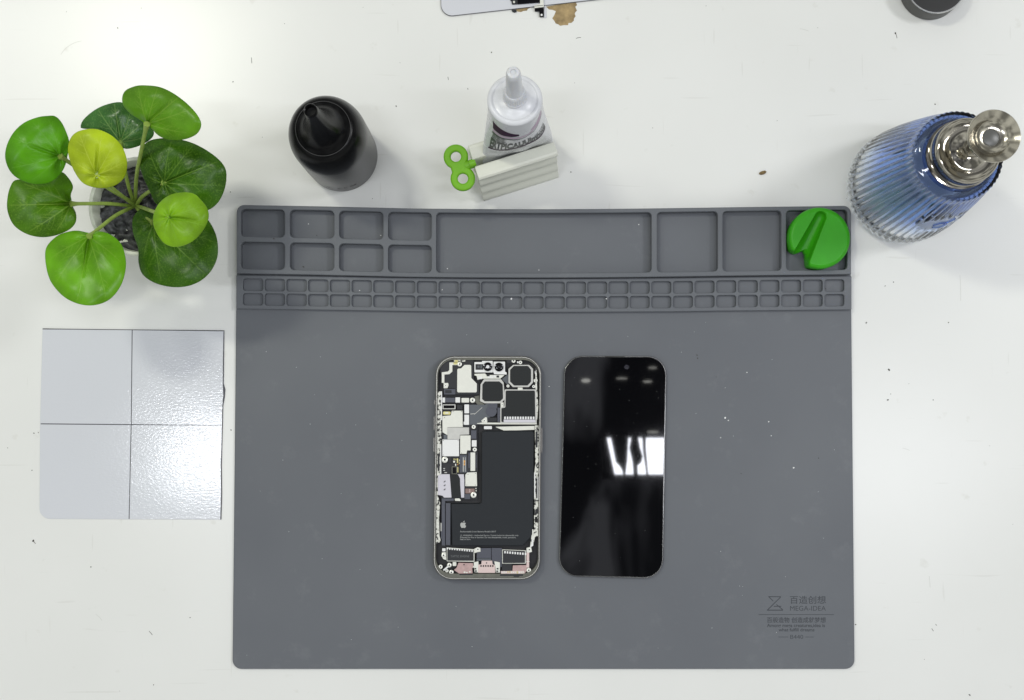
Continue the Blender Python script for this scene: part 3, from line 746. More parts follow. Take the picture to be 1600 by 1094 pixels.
part('flex_cable', 'B', [(170, 1000), (330, 1000), (330, 1032), (215, 1035), (215, 1080), (168, 1080)], 'slate', 4.2)
part('flex_cable', 'C', [(168, 0), (213, 0), (213, 570), (170, 565)], 'slate', 4.0); part('flex_cable', 'C', [(222, 10), (285, 10), (282, 565), (222, 560)], 'slate', 3.4)
# battery
bat = [(752.4, 673.5), (834.4, 673.5), (833, 836), (817, 853.3), (706, 853.3), (704.6, 786.8), (752, 786.8)]
cz = FL+.0042
batt = prism('battery', bat, FL, cz, M['batt'], ph, r=[5, 4, 3, 2, 3, 3, 3], bev=.0006, seg=6)
ZL = lambda pts: [(700+x/11.43, 805+y/11.43) for x, y in pts]
# fruit-shaped emblem on the battery
body = [(271, 140), (285, 133), (302, 135), (316, 146), (309, 158), (307, 172), (312, 186), (322, 194), (314, 214), (302, 228), (290, 229), (272, 224), (255, 229), (243, 227), (228, 205), (220, 180), (222, 155), (235, 138), (252, 133)]
lg = prism('l', [tuple(p) for p in catmull(ZL(body), 4)], cz+.00002, cz+.0001, M['logo'])
lf = prism('l', [tuple(p) for p in catmull(ZL([(273, 130), (277, 112), (295, 98), (294, 114), (284, 127)]), 4)], cz+.00002, cz+.0001, M['logo'])
join_meshes('printed_emblem', [lg, lf], batt)
def tb(s, x0, x1, y, h):
    (a, b), (c, _) = ZL([(x0, y), (x1, y)])
    text_at('printed_lettering', s, a, c, b, h/11.43, cz, M['greytext'], batt, bold=.02)
tb('Rechargeable Li-ion Battery Model A3017', 218, 858, 306, 26)
tb('⚠ WARNING – Authorized Service. Trained technician disassembly only.', 218, 1262, 372, 28)
tb('Potential for fire or burning. Do not disassemble, crush, puncture,', 218, 1215, 410, 26)
tb('heat or burn.', 218, 408, 444, 26)
# bottom modules
te_ = part('vibration_motor_frame', 'C', [(235, 595), (600, 618), (600, 782), (235, 775)], 'silver', 4.4); part('vibration_motor', 'C', [(243, 606), (590, 630), (590, 770), (243, 768)], 'dark', 4.6)
for i in range(11):
    x = 243+i*32.6; y = 606+i*3.2
    box('contact_tooth', 'C', x-9, y-12, x+9, y+14, 'white', 4.75, 3)
tp = zC([(288, 722), (532, 722)])
text_at('printed_lettering', 'TAPTIC ENGINE', tp[0][0], tp[1][0], tp[0][1], 26/8.416, FL+.00475, M['dimtext'], ph, bold=.01)
part('small_bracket', 'C', [(600, 610), (640, 592), (678, 600), (680, 650), (640, 655), (602, 668)], 'silver', 4.5); screwhole('C', 645, 618, 26, 4.8)
box('small_bracket', 'C', 176, 605, 220, 645, 'white', 4.5); part('small_bracket', 'C', [(170, 660), (222, 655), (228, 760), (190, 745), (170, 710)], 'silver', 4.4); screwhole('C', 195, 697, 30, 4.7)
screwhole('C', 155, 848, 28); screwhole('C', 270, 826, 30, 4.6); box('small_bracket', 'C', 313, 785, 362, 838, 'silver', 4.5, 10); screwhole('C', 238, 900, 22); screwhole('C', 296, 920, 30, 4.6)
part('antenna_bar', 'C', [(185, 888), (245, 838), (262, 852), (200, 902)], 'white', 4.9, r=2)
box('flex_cable', 'C', 630, 602, 820, 735, 'slate', 3.9); box('flex_cable', 'C', 826, 600, 962, 850, 'slate', 3.6); box('flex_cable', 'C', 630, 738, 820, 770, 'film', 3.7)
part('speaker_frame', 'C', [(965, 620), (1275, 632), (1275, 806), (965, 806)], 'silver', 4.3); part('speaker_module', 'C', [(973, 628), (1265, 640), (1265, 798), (973, 800)], 'dark', 4.5)
for i in range(9):
    x = 1002+i*33.6; y = 656+i*2.8
    box('contact_tooth', 'C', x-10, y-15, x+10, y+15, 'white', 4.7, 4)
box('speaker_module', 'C', 960, 808, 1092, 900, 'dark', 4.2)
part('flex_patch', 'C', [(390, 795), (580, 800), (592, 850), (570, 870), (577, 935), (400, 938), (330, 890), (365, 860)], 'pinkflex', 4.3)
for (x, y) in [(463, 820)]: box('slot_cutout', 'C', x-8, y-8, x+8, y+8, 'hole', 4.5, 4)
for (x, y, s_) in [(470, 920, 14), (500, 925, 12), (540, 915, 13), (590, 850, 12)]: box('solder_blob', 'C', x-s_, y-s_*.7, x+s_, y+s_*.7, 'silver', 4.6, 8)
part('charging_port', 'C', [(648, 845), (872, 845), (872, 928), (648, 928)], 'palepink', 4.5); part('charging_port', 'C', [(695, 768), (832, 768), (840, 815), (875, 830), (868, 850), (650, 850), (650, 820), (690, 815)], 'palepink', 4.6)
for i in range(6): box('port_contact', 'C', 678+i*31, 826, 696+i*31, 848, 'hole', 4.75, 3)
part('small_bracket', 'C', [(590, 790), (652, 775), (655, 850), (648, 922), (600, 918)], 'silver', 4.4); part('small_bracket', 'C', [(860, 775), (935, 790), (935, 925), (880, 922), (875, 850)], 'silver', 4.4)
for (x, y) in [(670, 800), (850, 800), (612, 875), (905, 875), (618, 905), (900, 908), (760, 798)]: box('slot_cutout', 'C', x-12 if y > 850 else x-6, y-10, x+12 if y > 850 else x+6, y+8, 'dark', 4.8, 3)
part('flex_patch', 'C', [(1105, 830), (1290, 825), (1285, 905), (1260, 935), (1100, 925), (1100, 900)], 'pinkflex', 4.3)
part('flex_patch', 'C', [(945, 905), (1255, 900), (1262, 932), (1240, 945), (950, 942)], 'palepink', 4.5)
for i in range(12): x = 965+i*25; box('solder_blob', 'C', x-7, 905+random.uniform(0, 14), x+6, 925+random.uniform(0, 14), random.choice(['silver', 'gold', 'white']), 4.65, 4)
box('flex_patch', 'C', 1284, 660, 1320, 860, 'palepink', 4.4, 6); box('connector_strip', 'C', 1280, 775, 1325, 783, 'silver', 4.6, 1)
part('small_bracket', 'C', [(1285, 600), (1345, 585), (1358, 650), (1320, 662), (1285, 660)], 'silver', 4.5); screwhole('C', 1322, 623, 28, 4.8); screwhole('C', 1315, 893, 30, 4.6)
part('small_bracket', 'C', [(1350, 490), (1372, 488), (1375, 570), (1340, 590), (1330, 575), (1358, 540)], 'white', 4.6); box('antenna_bar', 'C', 1360, 355, 1376, 430, 'silver', 4.7, 4)
box('bottom_trim', 'C', 400, 938, 580, 958, 'dark', 4.7, 6); box('bottom_trim', 'C', 935, 945, 1240, 968, 'dark', 4.8, 8); box('bottom_trim', 'C', 1115, 955, 1190, 980, 'dark', 5.0, 8)
box('side_clip', 'C', 155, 270, 168, 380, 'silver2', 4.6, 4); box('side_clip', 'C', 158, 380, 172, 480, 'slate', 4.5, 4)

# ================================================================== DETACHED DISPLAY
Q = [(882, 556), (1042, 556.5), (1036, 904.5), (872.5, 900.5)]
dp = thing('detached_display', W(957, 730, ZB), 'glossy black smartphone display panel lying detached to the right of the opened phone', 'phone screen')
insQ = lambda d: [(Q[0][0]+d, Q[0][1]+d), (Q[1][0]-d, Q[1][1]+d), (Q[2][0]-d, Q[2][1]-d), (Q[3][0]+d, Q[3][1]-d)]
prism('metal_rim', Q, ZB+.0004, ZB+.0026, M['screenedge'], dp, r=30, seg=16, bev=.0004)
ZS = ZB+.0031
prism('cover_glass', insQ(1.5), ZB+.0020, ZS, M['screen'], dp, r=28.5, seg=16, bev=.00035)
z4 = lambda x, y: (860+x/2.88, 540+y/2.88)
cx_, cy_ = z4(343, 97)
prism('front_camera', [(cx_+3.8*math.cos(a), cy_+3.8*math.sin(a)) for a in np.linspace(0, 2*math.pi, 25)[:-1]], ZS+.00001, ZS+.00004, M['camdot'], dp)
prism('earpiece_slot', [z4(246, 49), z4(330, 50), z4(328, 55), z4(250, 54)], ZS+.00001, ZS+.00004, M['hole'], dp)

# ================================================================== CARD
zK = lambda pts: [(40+x/3.315, 500+y/3.315) for x, y in pts]
card = thing('test_card', W(205, 663, 0), 'glossy white square film card divided in four by thin black lines, under the plant', 'card')
ck = [(88, 47), (552, 51), (1027, 57), (1024, 200), (1027, 330), (1029, 390), (1020, 440), (1016, 600), (1012, 750), (1015, 900), (1010, 1034), (540, 1032), (72, 1030), (75, 540)]
prism('film_sheet', zK(ck), .0001, .0006, M['card'], card, r=[0]*12+[16, 0], bev=.0001, seg=8)
def kline(name, pts, w_):
    a = [(x, y-w_/2) for x, y in pts]; b = [(x, y+w_/2) for x, y in pts[::-1]]
    return a+b
M['ink'] = mat("black_ink_line", (.02, .02, .03), .3)
prism('ruled_line', zK([(550, 52), (554, 52), (549, 540), (538, 1031), (534, 1031), (545, 540)]), .0006, .00064, M['ink'], card)
prism('ruled_line', zK([(78, 536), (545, 540), (1015, 545), (1015, 547), (545, 544.5), (78, 540.5)]), .0006, .00067, M['ink'], card)
prism('cut_edge', zK([(88, 44), (300, 47), (1029, 54), (1029, 59), (552, 53), (240, 50), (88, 49)]), .00005, .00063, M['ink'], card)
prism('cut_edge', zK([(1025, 60), (1029, 60), (1027, 200), (1026, 330), (1034, 360), (1031, 400), (1023, 445), (1019, 600), (1015, 750), (1017, 900), (1013, 1034), (1008, 1034), (1012, 900), (1010, 750), (1015, 600), (1019, 440), (1024, 390), (1021, 330), (1022, 200)]), .00005, .00063, M['ink'], card)

# ================================================================== BLACK BOTTLE
bb = W(534, 244, 0); k = .0025/.0025
RB = 57*SC(0)
bot = thing('black_bottle', bb, 'matt black round bottle with a narrow upright spout, standing left of the tube squeezer', 'bottle')
prof = [(0, .0004), (RB-.0012, .0004), (RB-.0002, .0012), (RB-.0002, .0034), (RB-.0005, .0038), (RB, .0044), (RB+.0002, .03), (RB, .064)]
for t in np.linspace(0, 1, 12)[1:]:
    a = t*math.pi/2
    prof.append((RB-.0082+.0082*math.cos(a), (.065+.0265*math.sin(a)**1.05)))
prof += [(.0172, .0918), (.0170, .0912)]
revolve('bottle_body', prof, bb, M['blackplastic'], bot, seg=128)
revolve('seam_ring', [(.0171, .0915), (.0173, .0920), (.0170, .0922), (.0168, .0919)], bb, M['ringmark'], bot, seg=128)
sp_ = [(0, .0912), (.0169, .0912), (.0166, .0920), (.0150, .0929), (.0134, .0944), (.0116, .0974), (.0096, .1026), (.0076, .1102), (.0060, .1200), (.0048, .1320), (.0042, .1410), (.0040, .1438), (.0037, .1443), (.0031, .1440), (.0029, .1410), (.0029, .127), (0, .127)]
revolve('spout', sp_, bb, M['blackmatte'], bot, seg=96)
revolve('spout_bore', [(0, .1385), (.00285, .1385), (.00285, .1382), (0, .1382)], bb, M['hole'], bot, seg=32)
def wrap_text(s, size, az, z, R, m, parent, name, center, bold=0):
    me = text_mesh(s, size, 0, 'CENTER', bold)
    for v in me.vertices:
        a = az+v.co.x/R
        v.co = Vector(center)+Vector((R*math.cos(a), R*math.sin(a), z+v.co.y))
    return link(name, me, m, parent)
wrap_text('☂ CE ⊠', .0062, math.radians(-88), .0125, RB+.00035, M['emboss'], bot, 'embossed_marks', bb)
wrap_text('————', .0032, math.radians(-92), .008, RB+.00035, M['emboss'], bot, 'embossed_marks', bb)

# ================================================================== TUBE SQUEEZER + TUBE
U = Vector((.9532, .3025, 0)); V = Vector((.3025, -.9532, 0))   # along the squeezer, towards the viewer
C0 = W(806, 240, .036); C0.z = 0
sq = thing('tube_squeezer', C0, 'cream plastic tube squeezer stand with ribbed sides and a green winding key', 'tube squeezer')
def LP(u, v, z): return C0+U*u+V*v+Vector((0, 0, z))
def extrude_profile(name, pv, u0, u1, m, parent, bev=.0006):
    bm = bmesh.new()
    a = [bm.verts.new(LP(u0, v, z)) for v, z in pv]; b = [bm.verts.new(LP(u1, v, z)) for v, z in pv]
    bm.faces.new(a); bm.faces.new(b[::-1])
    n = len(pv)
    for i in range(n): bm.faces.new((a[i], b[i], b[(i+1) % n], a[(i+1) % n]))
    bmesh.ops.recalc_face_normals(bm, faces=bm.faces)
    if bev:
        ee = [e for e in bm.edges if e.verts[0] in a and e.verts[1] in a or e.verts[0] in b and e.verts[1] in b]
        bmesh.ops.bevel(bm, geom=ee, offset=bev, segments=2, profile=.5, affect='EDGES', clamp_overlap=True)
    return link(name, mesh_from_bm(name, bm), m, parent, 28)
def jaw(sgn):
    outer = [(.0185, 0), (.0183, .0030)]
    # stepped ribs
    for i in range(60):
        t = i/59
        v = .0180-.0082*t
        z = .004+.0265*t
        v += .0008*math.cos(t*math.pi*2*2.7)
        outer.append((v, z))
    outer = [(v, z*1.50) for v, z in outer]
    outer += [(.0098, .0490), (.0106, .0500), (.0116, .0512), (.0121, .0532), (.0119, .0552), (.0108, .0566), (.0094, .0570), (.0070, .0562), (.0040, .0550), (.0026, .0540), (.0020, .0520), (.0024, .010), (.0028, 0)]
    outer = [(v, z*.90) for v, z in outer]
    return [(sgn*v, z) for v, z in outer]
HLn = .0290
extrude_profile('front_jaw', jaw(1), -HLn, HLn-.0038, M['clampwhite'], sq)
extrude_profile('back_jaw', jaw(-1), -HLn, HLn-.0038, M['clampwhite'], sq)
extrude_profile('base_bar', [(-.0030, .0), (.0030, 0), (.0030, .006), (-.0030, .006)], -HLn+.001, HLn-.005, M['clampwhite'], sq, 0)
# roller + key
tube('roller', [LP(-.0315, -.001, .0455), LP(-.0275, -.001, .0455)], .0026, M['keygreen'], sq, seg=20)
def key():
    # figure-of-eight plate lying level, with two holes
    kz = .0425
    def circ(cu_, cv, r, n=40, a0=0, a1=2*math.pi): return [(cu_+r*math.cos(a), cv+r*math.sin(a)) for a in np.linspace(a0, a1, n, endpoint=False)]
    cu0 = -.0386; dv = .0076; R = .0081
    outl = []
    for i in range(120):
        a = 2*math.pi*i/120
        # polar outline of a rounded eight
        c, s = math.cos(a), math.sin(a)
        best = 0
        for vc in (-dv, dv):
            b_ = vc*s; disc = b_*b_-(vc*vc-R*R)
            if disc >= 0: best = max(best, b_+math.sqrt(disc))
        best = max(best, .0056) if abs(s) < .75 else best
        outl.append((best*c, best*s))
    pts = [tuple((C0+U*(cu0+u)+V*(v-.0010))[:2]) for u, v in outl]
    hs = []
    for vc in (-dv, dv):
        hs.append(([tuple((C0+U*(cu0+u)+V*(vc+v-.0010))[:2]) for u, v in circ(0, 0, .0034, 28)], 0))
    prism('winding_key', pts, kz-.0022, kz+.0022, M['keygreen'], sq, px=False, holes=hs, bev=.0011, smooth=60)
    tube('key_shaft', [LP(-.0345, -.001, kz), LP(-.0285, -.001, kz)], .0030, M['keygreen'], sq, seg=20)
key()

tb_ = thing('glue_tube', C0+Vector((0, 0, .02)), 'white squeeze tube of glue with purple bands and pointed translucent cap, standing in the squeezer', 'glue tube')
t0 = LP(0.0015, 0, .030)
sh = W(804.5, 158, .119)          # centre of the shoulder
ax = (sh-t0)
def Ssurf(a, t, off=0.0):
    """tube wall: flat seam at t=0, round at t=1; a = pi/2 faces the viewer"""
    s = t*t*(3-2*t)
    wu = .0243*(1-s)+.0166*s; wv = .0006*(1-t)**1.0+.0164*(math.sin(t*math.pi/2)**1.15)
    c = t0+ax*t
    n = Vector((0, 0, 0))
    tw = (1-t)**1.0                    # twist from the squeezer's direction to square-on
    ang = math.atan2(U.y, U.x)*(.25+.75*tw)
    u = Vector((math.cos(ang), math.sin(ang), 0)); v = Vector((math.sin(ang), -math.cos(ang), 0))
    axn = ax.normalized()
    v2 = (v-axn*v.dot(axn)*t).normalized()
    wr = .00022*math.sin(9*a+4*t)*math.sin(t*7)*(1-t)*2
    return c+u*((wu+off)*math.cos(a))+v2*((wv+off+wr)*math.sin(a))
bm = bmesh.new(); rings = []; NA, NT = 96, 48
for j in range(NT+1):
    rings.append([bm.verts.new(Ssurf(2*math.pi*i/NA, j/NT)) for i in range(NA)])
axn = ax.normalized()
# rounded shoulder, slightly conical top
cen = t0+ax
def shoulder(r, h):
    ring = []
    for i in range(NA):
        a = 2*math.pi*i/NA
        p = Ssurf(a, 1)-cen
        ring.append(bm.verts.new(cen+p*(r/.0165)+axn*h))
    rings.append(ring)
for r, h in [(.0166, .0008), (.0165, .0018), (.0160, .0026), (.0151, .0032), (.0143, .0034), (.0136, .0031), (.0131, .0024), (.0126, .0024), (.0100, .0036), (.0065, .0052)]: shoulder(r, h)
for i in range(len(rings)-1):
    A, B = rings[i], rings[i+1]
    for k_ in range(NA): bm.faces.new((A[k_], A[(k_+1) % NA], B[(k_+1) % NA], B[k_]))
bm.faces.new(rings[0][::-1]); bm.faces.new(rings[-1])
bmesh.ops.recalc_face_normals(bm, faces=bm.faces)
link('tube_body', mesh_from_bm('tube_body', bm), M['tube'], tb_, 60)
capc = cen+axn*.0050
revolve('cap_collar', [(0, 0), (.0068, 0), (.0072, .0012), (.0072, .0020), (.0066, .0026), (.0063, .0090), (.0056, .0100), (0, .0100)], capc, M['cap'], tb_, seg=96, axis=axn,
        rfun=lambda r, z, a: r+(.00018*math.cos(a*32) if .0022 < z < .0095 and r > .005 else 0))
revolve('pointed_cap', [(0, .0095), (.0051, .0095), (.0049, .0120), (.0047, .0240), (.0044, .0320), (.0042, .0350), (.0034, .0365), (.0018, .0370), (.0017, .0362), (0, .0360)], capc, M['cap'], tb_, seg=6*16, axis=axn,
        rfun=lambda r, z, a: r*(1+.012*math.cos(6*a)))
# printing wrapped on the tube wall; x: -1 left .. 1 right, y: 0..1 up the tube
def wrapS(x, y, off=.00012):
    a = math.pi/2-x*1.25
    return Ssurf(a, y, off)
def band(name, tab, m):
    """tab: (x, y_low, y_high)"""
    bm = bmesh.new(); N = 60; xs = np.linspace(tab[0][0], tab[-1][0], N)
    X = [t_[0] for t_ in tab]
    lo = np.interp(xs, X, [t_[1] for t_ in tab]); hi = np.interp(xs, X, [t_[2] for t_ in tab])
    rows = [[bm.verts.new(wrapS(x, l+(h-l)*q/4)) for q in range(5)] for x, l, h in zip(xs, lo, hi)]
    for i in range(N-1):
        for q in range(4): bm.faces.new((rows[i][q], rows[i+1][q], rows[i+1][q+1], rows[i][q+1]))
    return link(name, mesh_from_bm(name, bm), m, tb_)
band('printed_band', [(-.82, .80, .93), (-.5, .785, .90), (-.2, .795, .87), (.02, .82, .85)], M['purple'])
band('printed_band', [(-.82, .755, .785), (-.5, .75, .775), (-.1, .755, .78), (.3, .79, .805), (.7, .87, .89), (.95, .95, .965)], M['pink'])
band('printed_band', [(.40, .84, .86), (.7, .90, .935), (.92, .965, .995)], M['pink'])
band('printed_band', [(-.84, .71, .745), (-.5, .71, .735), (-.15, .72, .74), (.1, .74, .748), (.5, .80, .808), (.95, .92, .928)], M['greyprint'])
band('printed_band', [(-.90, .385, .41), (-.6, .375, .40), (-.3, .395, .43), (.0, .455, .50), (.3, .50, .545), (.6, .525, .56), (.85, .58, .60), (.93, .62, .635)], M['purple'])
def tube_text(s, x0, x1, y0, y1, h, m, bold=.01, warp=None, name='printed_lettering'):
    me = text_mesh(s, 1, 0, 'LEFT', bold)
    bm = bmesh.new(); bm.from_mesh(me); 
    co = np.array([v.co[:] for v in bm.verts]); mn, mxx = co[:, 0].min(), co[:, 0].max(); my = co[:, 1].max()
    for v in bm.verts:
        fx = (v.co.x-mn)/(mxx-mn); x = x0+(x1-x0)*fx
        yb = y0+(y1-y0)*fx if warp is None else float(np.interp(x, [w[0] for w in warp], [w[1] for w in warp]))
        hh = h if not isinstance(h, tuple) else h[0]+(h[1]-h[0])*fx
        v.co = wrapS(x, yb+v.co.y/my*hh)
    bm.to_mesh(me); bm.free(); me.name = name
    return link(name, me, m, tb_)
wv_ = [(-.86, .425), (-.6, .42), (-.3, .445), (0, .515), (.3, .56), (.6, .58), (.85, .615), (.95, .66)]
tube_text('ERTPICAUUImnous', -.86, .92, 0, 0, (.20, .10), M['greyprint'], .055, wv_)
for i in range(9):
    y = .60+i*.014
    tube_text('Ibmexo nasrkoc wlmt'[i % 4:], -.84+.005*i, -.42+.03*(i % 3), y, y, .012, M['greyprint'], .05)
tube_text('multi purpose adhesive', -.35, .15, .37, .44, .022, M['greyprint'], .02)
tube_text('for metal glass wood rubber and leather', -.80, .30, .325, .395, .014, M['lightprint'], .01)
tube_text('safety notes keep from children', -.80, -.10, .30, .31, .013, M['lightprint'], .01)
tube_text('net weight', .45, .9, .66, .72, .026, M['greyprint'], .03)

# ================================================================== GREEN KNOB
kz0 = ZB; KH = .0155
kc = W(1281.5, 371.5, kz0+KH); kc.z = 0
kr = 48.5*SC(kz0+KH)
def KP(x, y):      # zoom-7 pixels -> local metres around the knob centre
    p = W(1000+x/4.706, 310+y/4.706, kz0+KH); return np.array([p.x-kc.x, p.y-kc.y])
NAk, NRk = 320, 70
gA, gB = KP(1330, 135), KP(1165, 480)
rimpts = [KP(x, y) for x, y in [(1108, 368), (1150, 400), (1185, 392), (1222, 372), (1238, 405), (1240, 450), (1246, 500)]]
rim_ang = [(math.atan2(p[1], p[0]) % (2*math.pi), math.hypot(*p)) for p in rimpts]
rim_ang.sort()
def Rk(a):
    a %= 2*math.pi
    if rim_ang[0][0] < a < rim_ang[-1][0]:
        return min(kr, float(np.interp(a, [p[0] for p in rim_ang], [p[1] for p in rim_ang])))
    return kr
Rarr = np.array([Rk(2*math.pi*i/NAk) for i in range(NAk)])
ker = np.exp(-np.linspace(-1.6, 1.6, 9)**2*2); ker /= ker.sum()
Rarr = np.convolve(np.concatenate([Rarr[-4:], Rarr, Rarr[:4]]), ker, 'valid')
def groove(x, y):
    ab = gB-gA; L = np.linalg.norm(ab); d = ab/L
    q = np.array([x, y])-gA; s = float(q.dot(d)); t = s/L
    r = .0033+.0022*max(0, min(1, t))
    dist = abs(q[0]*d[1]-q[1]*d[0]) if s > 0 else float(np.linalg.norm(q))
    dep = .0062+.0045*max(0, min(1, t))
    kx = dist/r
    if kx >= 1.25: return 0
    g = math.sqrt(max(0, 1-(kx*.8)**2)) if kx < 1.0 else .6*(1.25-kx)/.25*(1.25-kx)/.25
    return dep*g
bm = bmesh.new(); grid = []
for j in range(NRk+1):
    f = (j/NRk)**.8; row = []
    if j == 0:
        grid.append([bm.verts.new((0, 0, kz0+KH-groove(0, 0)))]); continue
    for i in range(NAk):
        a = 2*math.pi*i/NAk; R_ = Rarr[i]; r = R_*f
        x, y = r*math.cos(a), r*math.sin(a)
        e_ = max(0, 1-(R_-r)/.0030); z = kz0+KH-.0030*(1-math.sqrt(max(0, 1-e_*e_)))
        row.append(bm.verts.new((x, y, max(kz0+.002, z-groove(x, y)))))
    grid.append(row)
row = []
for i in range(NAk):
    a = 2*math.pi*i/NAk; row.append(bm.verts.new((Rarr[i]*.985*math.cos(a), Rarr[i]*.985*math.sin(a), kz0+.0006)))
grid.append(row)
for i in range(NAk): bm.faces.new((grid[0][0], grid[1][i], grid[1][(i+1) % NAk]))
for j in range(1, len(grid)-1):
    for i in range(NAk): bm.faces.new((grid[j][i], grid[j+1][i], grid[j+1][(i+1) % NAk], grid[j][(i+1) % NAk]))
bm.faces.new(grid[-1][::-1])
bmesh.ops.recalc_face_normals(bm, faces=bm.faces)
knob = link('rubber_knob', mesh_from_bm('rubber_knob', bm), M['knobgreen'], None, 50)
knob.location = kc
tag(knob, 'bright green round rubber block with a groove and notch, in the mat\'s corner compartment', 'rubber block')

# ================================================================== GLASS PUMP BOTTLE
gb = W(1407, 294.5, 0)
gl = thing('glass_pump_bottle', gb, 'ribbed blue to clear glass bottle with a steel push pump, right of the mat', 'pump bottle')
RG = 88*SC(0)
gp = [(0, .0008), (RG*.80, .0008), (RG*.90, .0016), (RG*.965, .004), (RG*.99, .008), (RG, .014), (RG*.985, .028), (RG*.95, .046), (RG*.90, .065), (RG*.845, .083), (RG*.79, .100), (RG*.745, .112), (RG*.722, .120), (RG*.712, .1240), (RG*.70, .1262), (RG*.675, .1272), (RG*.62, .1280)]
gp2 = [tuple(p) for p in catmull(gp, 5, closed=False)]
gp2 += [(.0225, .1288), (.0205, .1293), (.0190, .1302), (.0186, .1320), (.0185, .1365)]
az0 = math.radians(-78); zc0 = .070     # smooth oval badge on the side
def ribr(r, z, a):
    amp = .0007*min(1, max(0, (z-.0012)/.005))*min(1, max(0, (.1272-z)/.0015))*(1 if z < .112 else max(.45, 1-(z-.112)/.015))
    d = ((a-az0+math.pi) % (2*math.pi)-math.pi)*r
    q = math.hypot(d/.0135, (z-zc0)/.0150)
    if q < 1: amp = 0; r = r+.0001
    elif q < 1.12: amp *= .2; r = r+.0007
    return r+amp*(abs(math.cos(a*26))*2-1.2)
inner = [(0.0172, .1365), (.0172, .1290), (.0215, .1262), (RG*.63, .1240), (RG*.665, .120), (RG*.69, .112), (RG*.735, .100), (RG*.79, .083), (RG*.845, .065), (RG*.895, .046), (RG*.93, .028), (RG*.94, .014), (RG*.90, .0075), (RG*.8, .0055), (RG*.5, .0050), (0, .0050)]
gbody = revolve('glass_body', gp2+inner, gb, M['glass'], gl, seg=624, rfun=lambda r, z, a: ribr(r, z, a) if (r > RG*.62 and (z, r) and r >= float(np.interp(z, [p[1] for p in gp2[2:75]], [p[0] for p in gp2[2:75]]))-.0006) else r, smooth=40)
M['glassin'] = mat("inner_glass", (.96, .98, 1), .10, trans=1, ior=1.30)
gbody.data.materials.append(M['glassin'])
for f in gbody.data.polygons:
    if f.index >= (len(gp2)+2)*624: f.material_index = 1
# curved flourish on the badge
def badge(pts, w_):
    out = []
    for (x, z) in catmull(pts, 8, closed=False):
        Rz = float(np.interp(z, [p[1] for p in gp2[2:75]], [p[0] for p in gp2[2:75]]))+.0004
        out.append(gb+Vector((Rz*math.cos(az0+x/Rz), Rz*math.sin(az0+x/Rz), z)))
    return tube('badge_flourish', out, w_, M['glass'], gl, seg=6)
badge([(-.006, .070), (-.002, .074), (.003, .072), (.007, .076)], .0005)
badge([(-.005, .064), (.0, .062), (.004, .066), (.001, .070)], .0005)
# pump
revolve('pump_collar', [(.0178, .1300), (.0205, .1302), (.0208, .1306), (.0206, .1314), (.0196, .1316), (.0195, .1352), (.0198, .1358), (.0195, .1364), (.0194, .1392), (.0192, .1440), (.0194, .1450), (.0191, .1460), (.0184, .1469), (.0176, .1472), (.0172, .1468), (.0165, .1463), (.0130, .1460), (.0100, .1461), (.0090, .1468), (0, .1470)], gb, M['steel'], gl, seg=120)
revolve('pump_rod', [(.0052, .1470), (.0055, .1500), (.0052, .1530), (.0046, .1536), (.0044, .1720), (0, .1720)], gb, M['steel'], gl, seg=6, smooth=20)
revolve('pump_dish', [(0, .1705), (.0055, .1705), (.0075, .1735), (.0110, .1790), (.0138, .1858), (.0148, .1890), (.0149, .1900), (.0146, .1905), (.0141, .1902), (.0120, .1884), (.0101, .1872), (.0097, .1866), (.0080, .1853), (.0060, .1846), (.0050, .1845), (.0048, .1842), (0, .1842)], gb, M['steel'], gl, seg=120, smooth=50).data.materials[0] = mat('pump_dish_steel', (.46, .43, .36), .17, metal=1)
revolve('pump_lens', [(.0047, .1842), (.0047, .1848), (.0040, .1851), (0, .1852)], gb, M['brushed'], gl, seg=60)
tube('suction_straw', [gb+Vector((0, 0, .012)), gb+Vector((.001, .001, .06)), gb+Vector((0, 0, .135))], .0022, M['straw'], gl)

gl.scale = (1, 1, .947)

# ================================================================== POTTED PLANT
pl_ = thing('potted_plant', W(215, 322, 0), 'artificial plant with nine round green leaves in a small cream pot of black soil', 'potted plant')
zr = .060
pc = W(216, 322, zr); RP = 78.5*SC(zr); pcen = Vector((pc.x, pc.y, 0))
revolve('pot', [(0, .0006), (.021, .0006), (.0225, .002), (RP-.0035, .030), (RP-.0006, .055), (RP, .0592), (RP-.0008, .0602), (RP-.0024, .0600), (RP-.0032, .0580), (RP-.0042, .048), (0, .046)], pcen, M['pot'], pl_, seg=96)
# lumpy soil
bm = bmesh.new(); NRs, NAs = 34, 110; Rs = RP-.0036
from mathutils import noise
gr = []
for j in range(NRs+1):
    row = []
    for i in range(NAs):
        a = 2*math.pi*i/NAs; r = Rs*j/NRs; x, y = r*math.cos(a), r*math.sin(a)
        z = .0490+.0035*noise.noise(Vector((x*150, y*260, 0)))+.0018*noise.noise(Vector((x*420, y*420, 3)))+.002*(1-j/NRs)
        row.append(bm.verts.new((x, y, z)))
    gr.append(row)
for j in range(NRs):
    for i in range(NAs): bm.faces.new((gr[j][i], gr[j+1][i], gr[j+1][(i+1) % NAs], gr[j][(i+1) % NAs]))
bmesh.ops.remove_doubles(bm, verts=bm.verts, dist=1e-6)
bmesh.ops.recalc_face_normals(bm, faces=bm.faces)
so = link('soil', mesh_from_bm('soil', bm), M['soil'], pl_, 80); so.location = pcen-pl_.location; so.matrix_parent_inverse = Matrix.Identity(4)

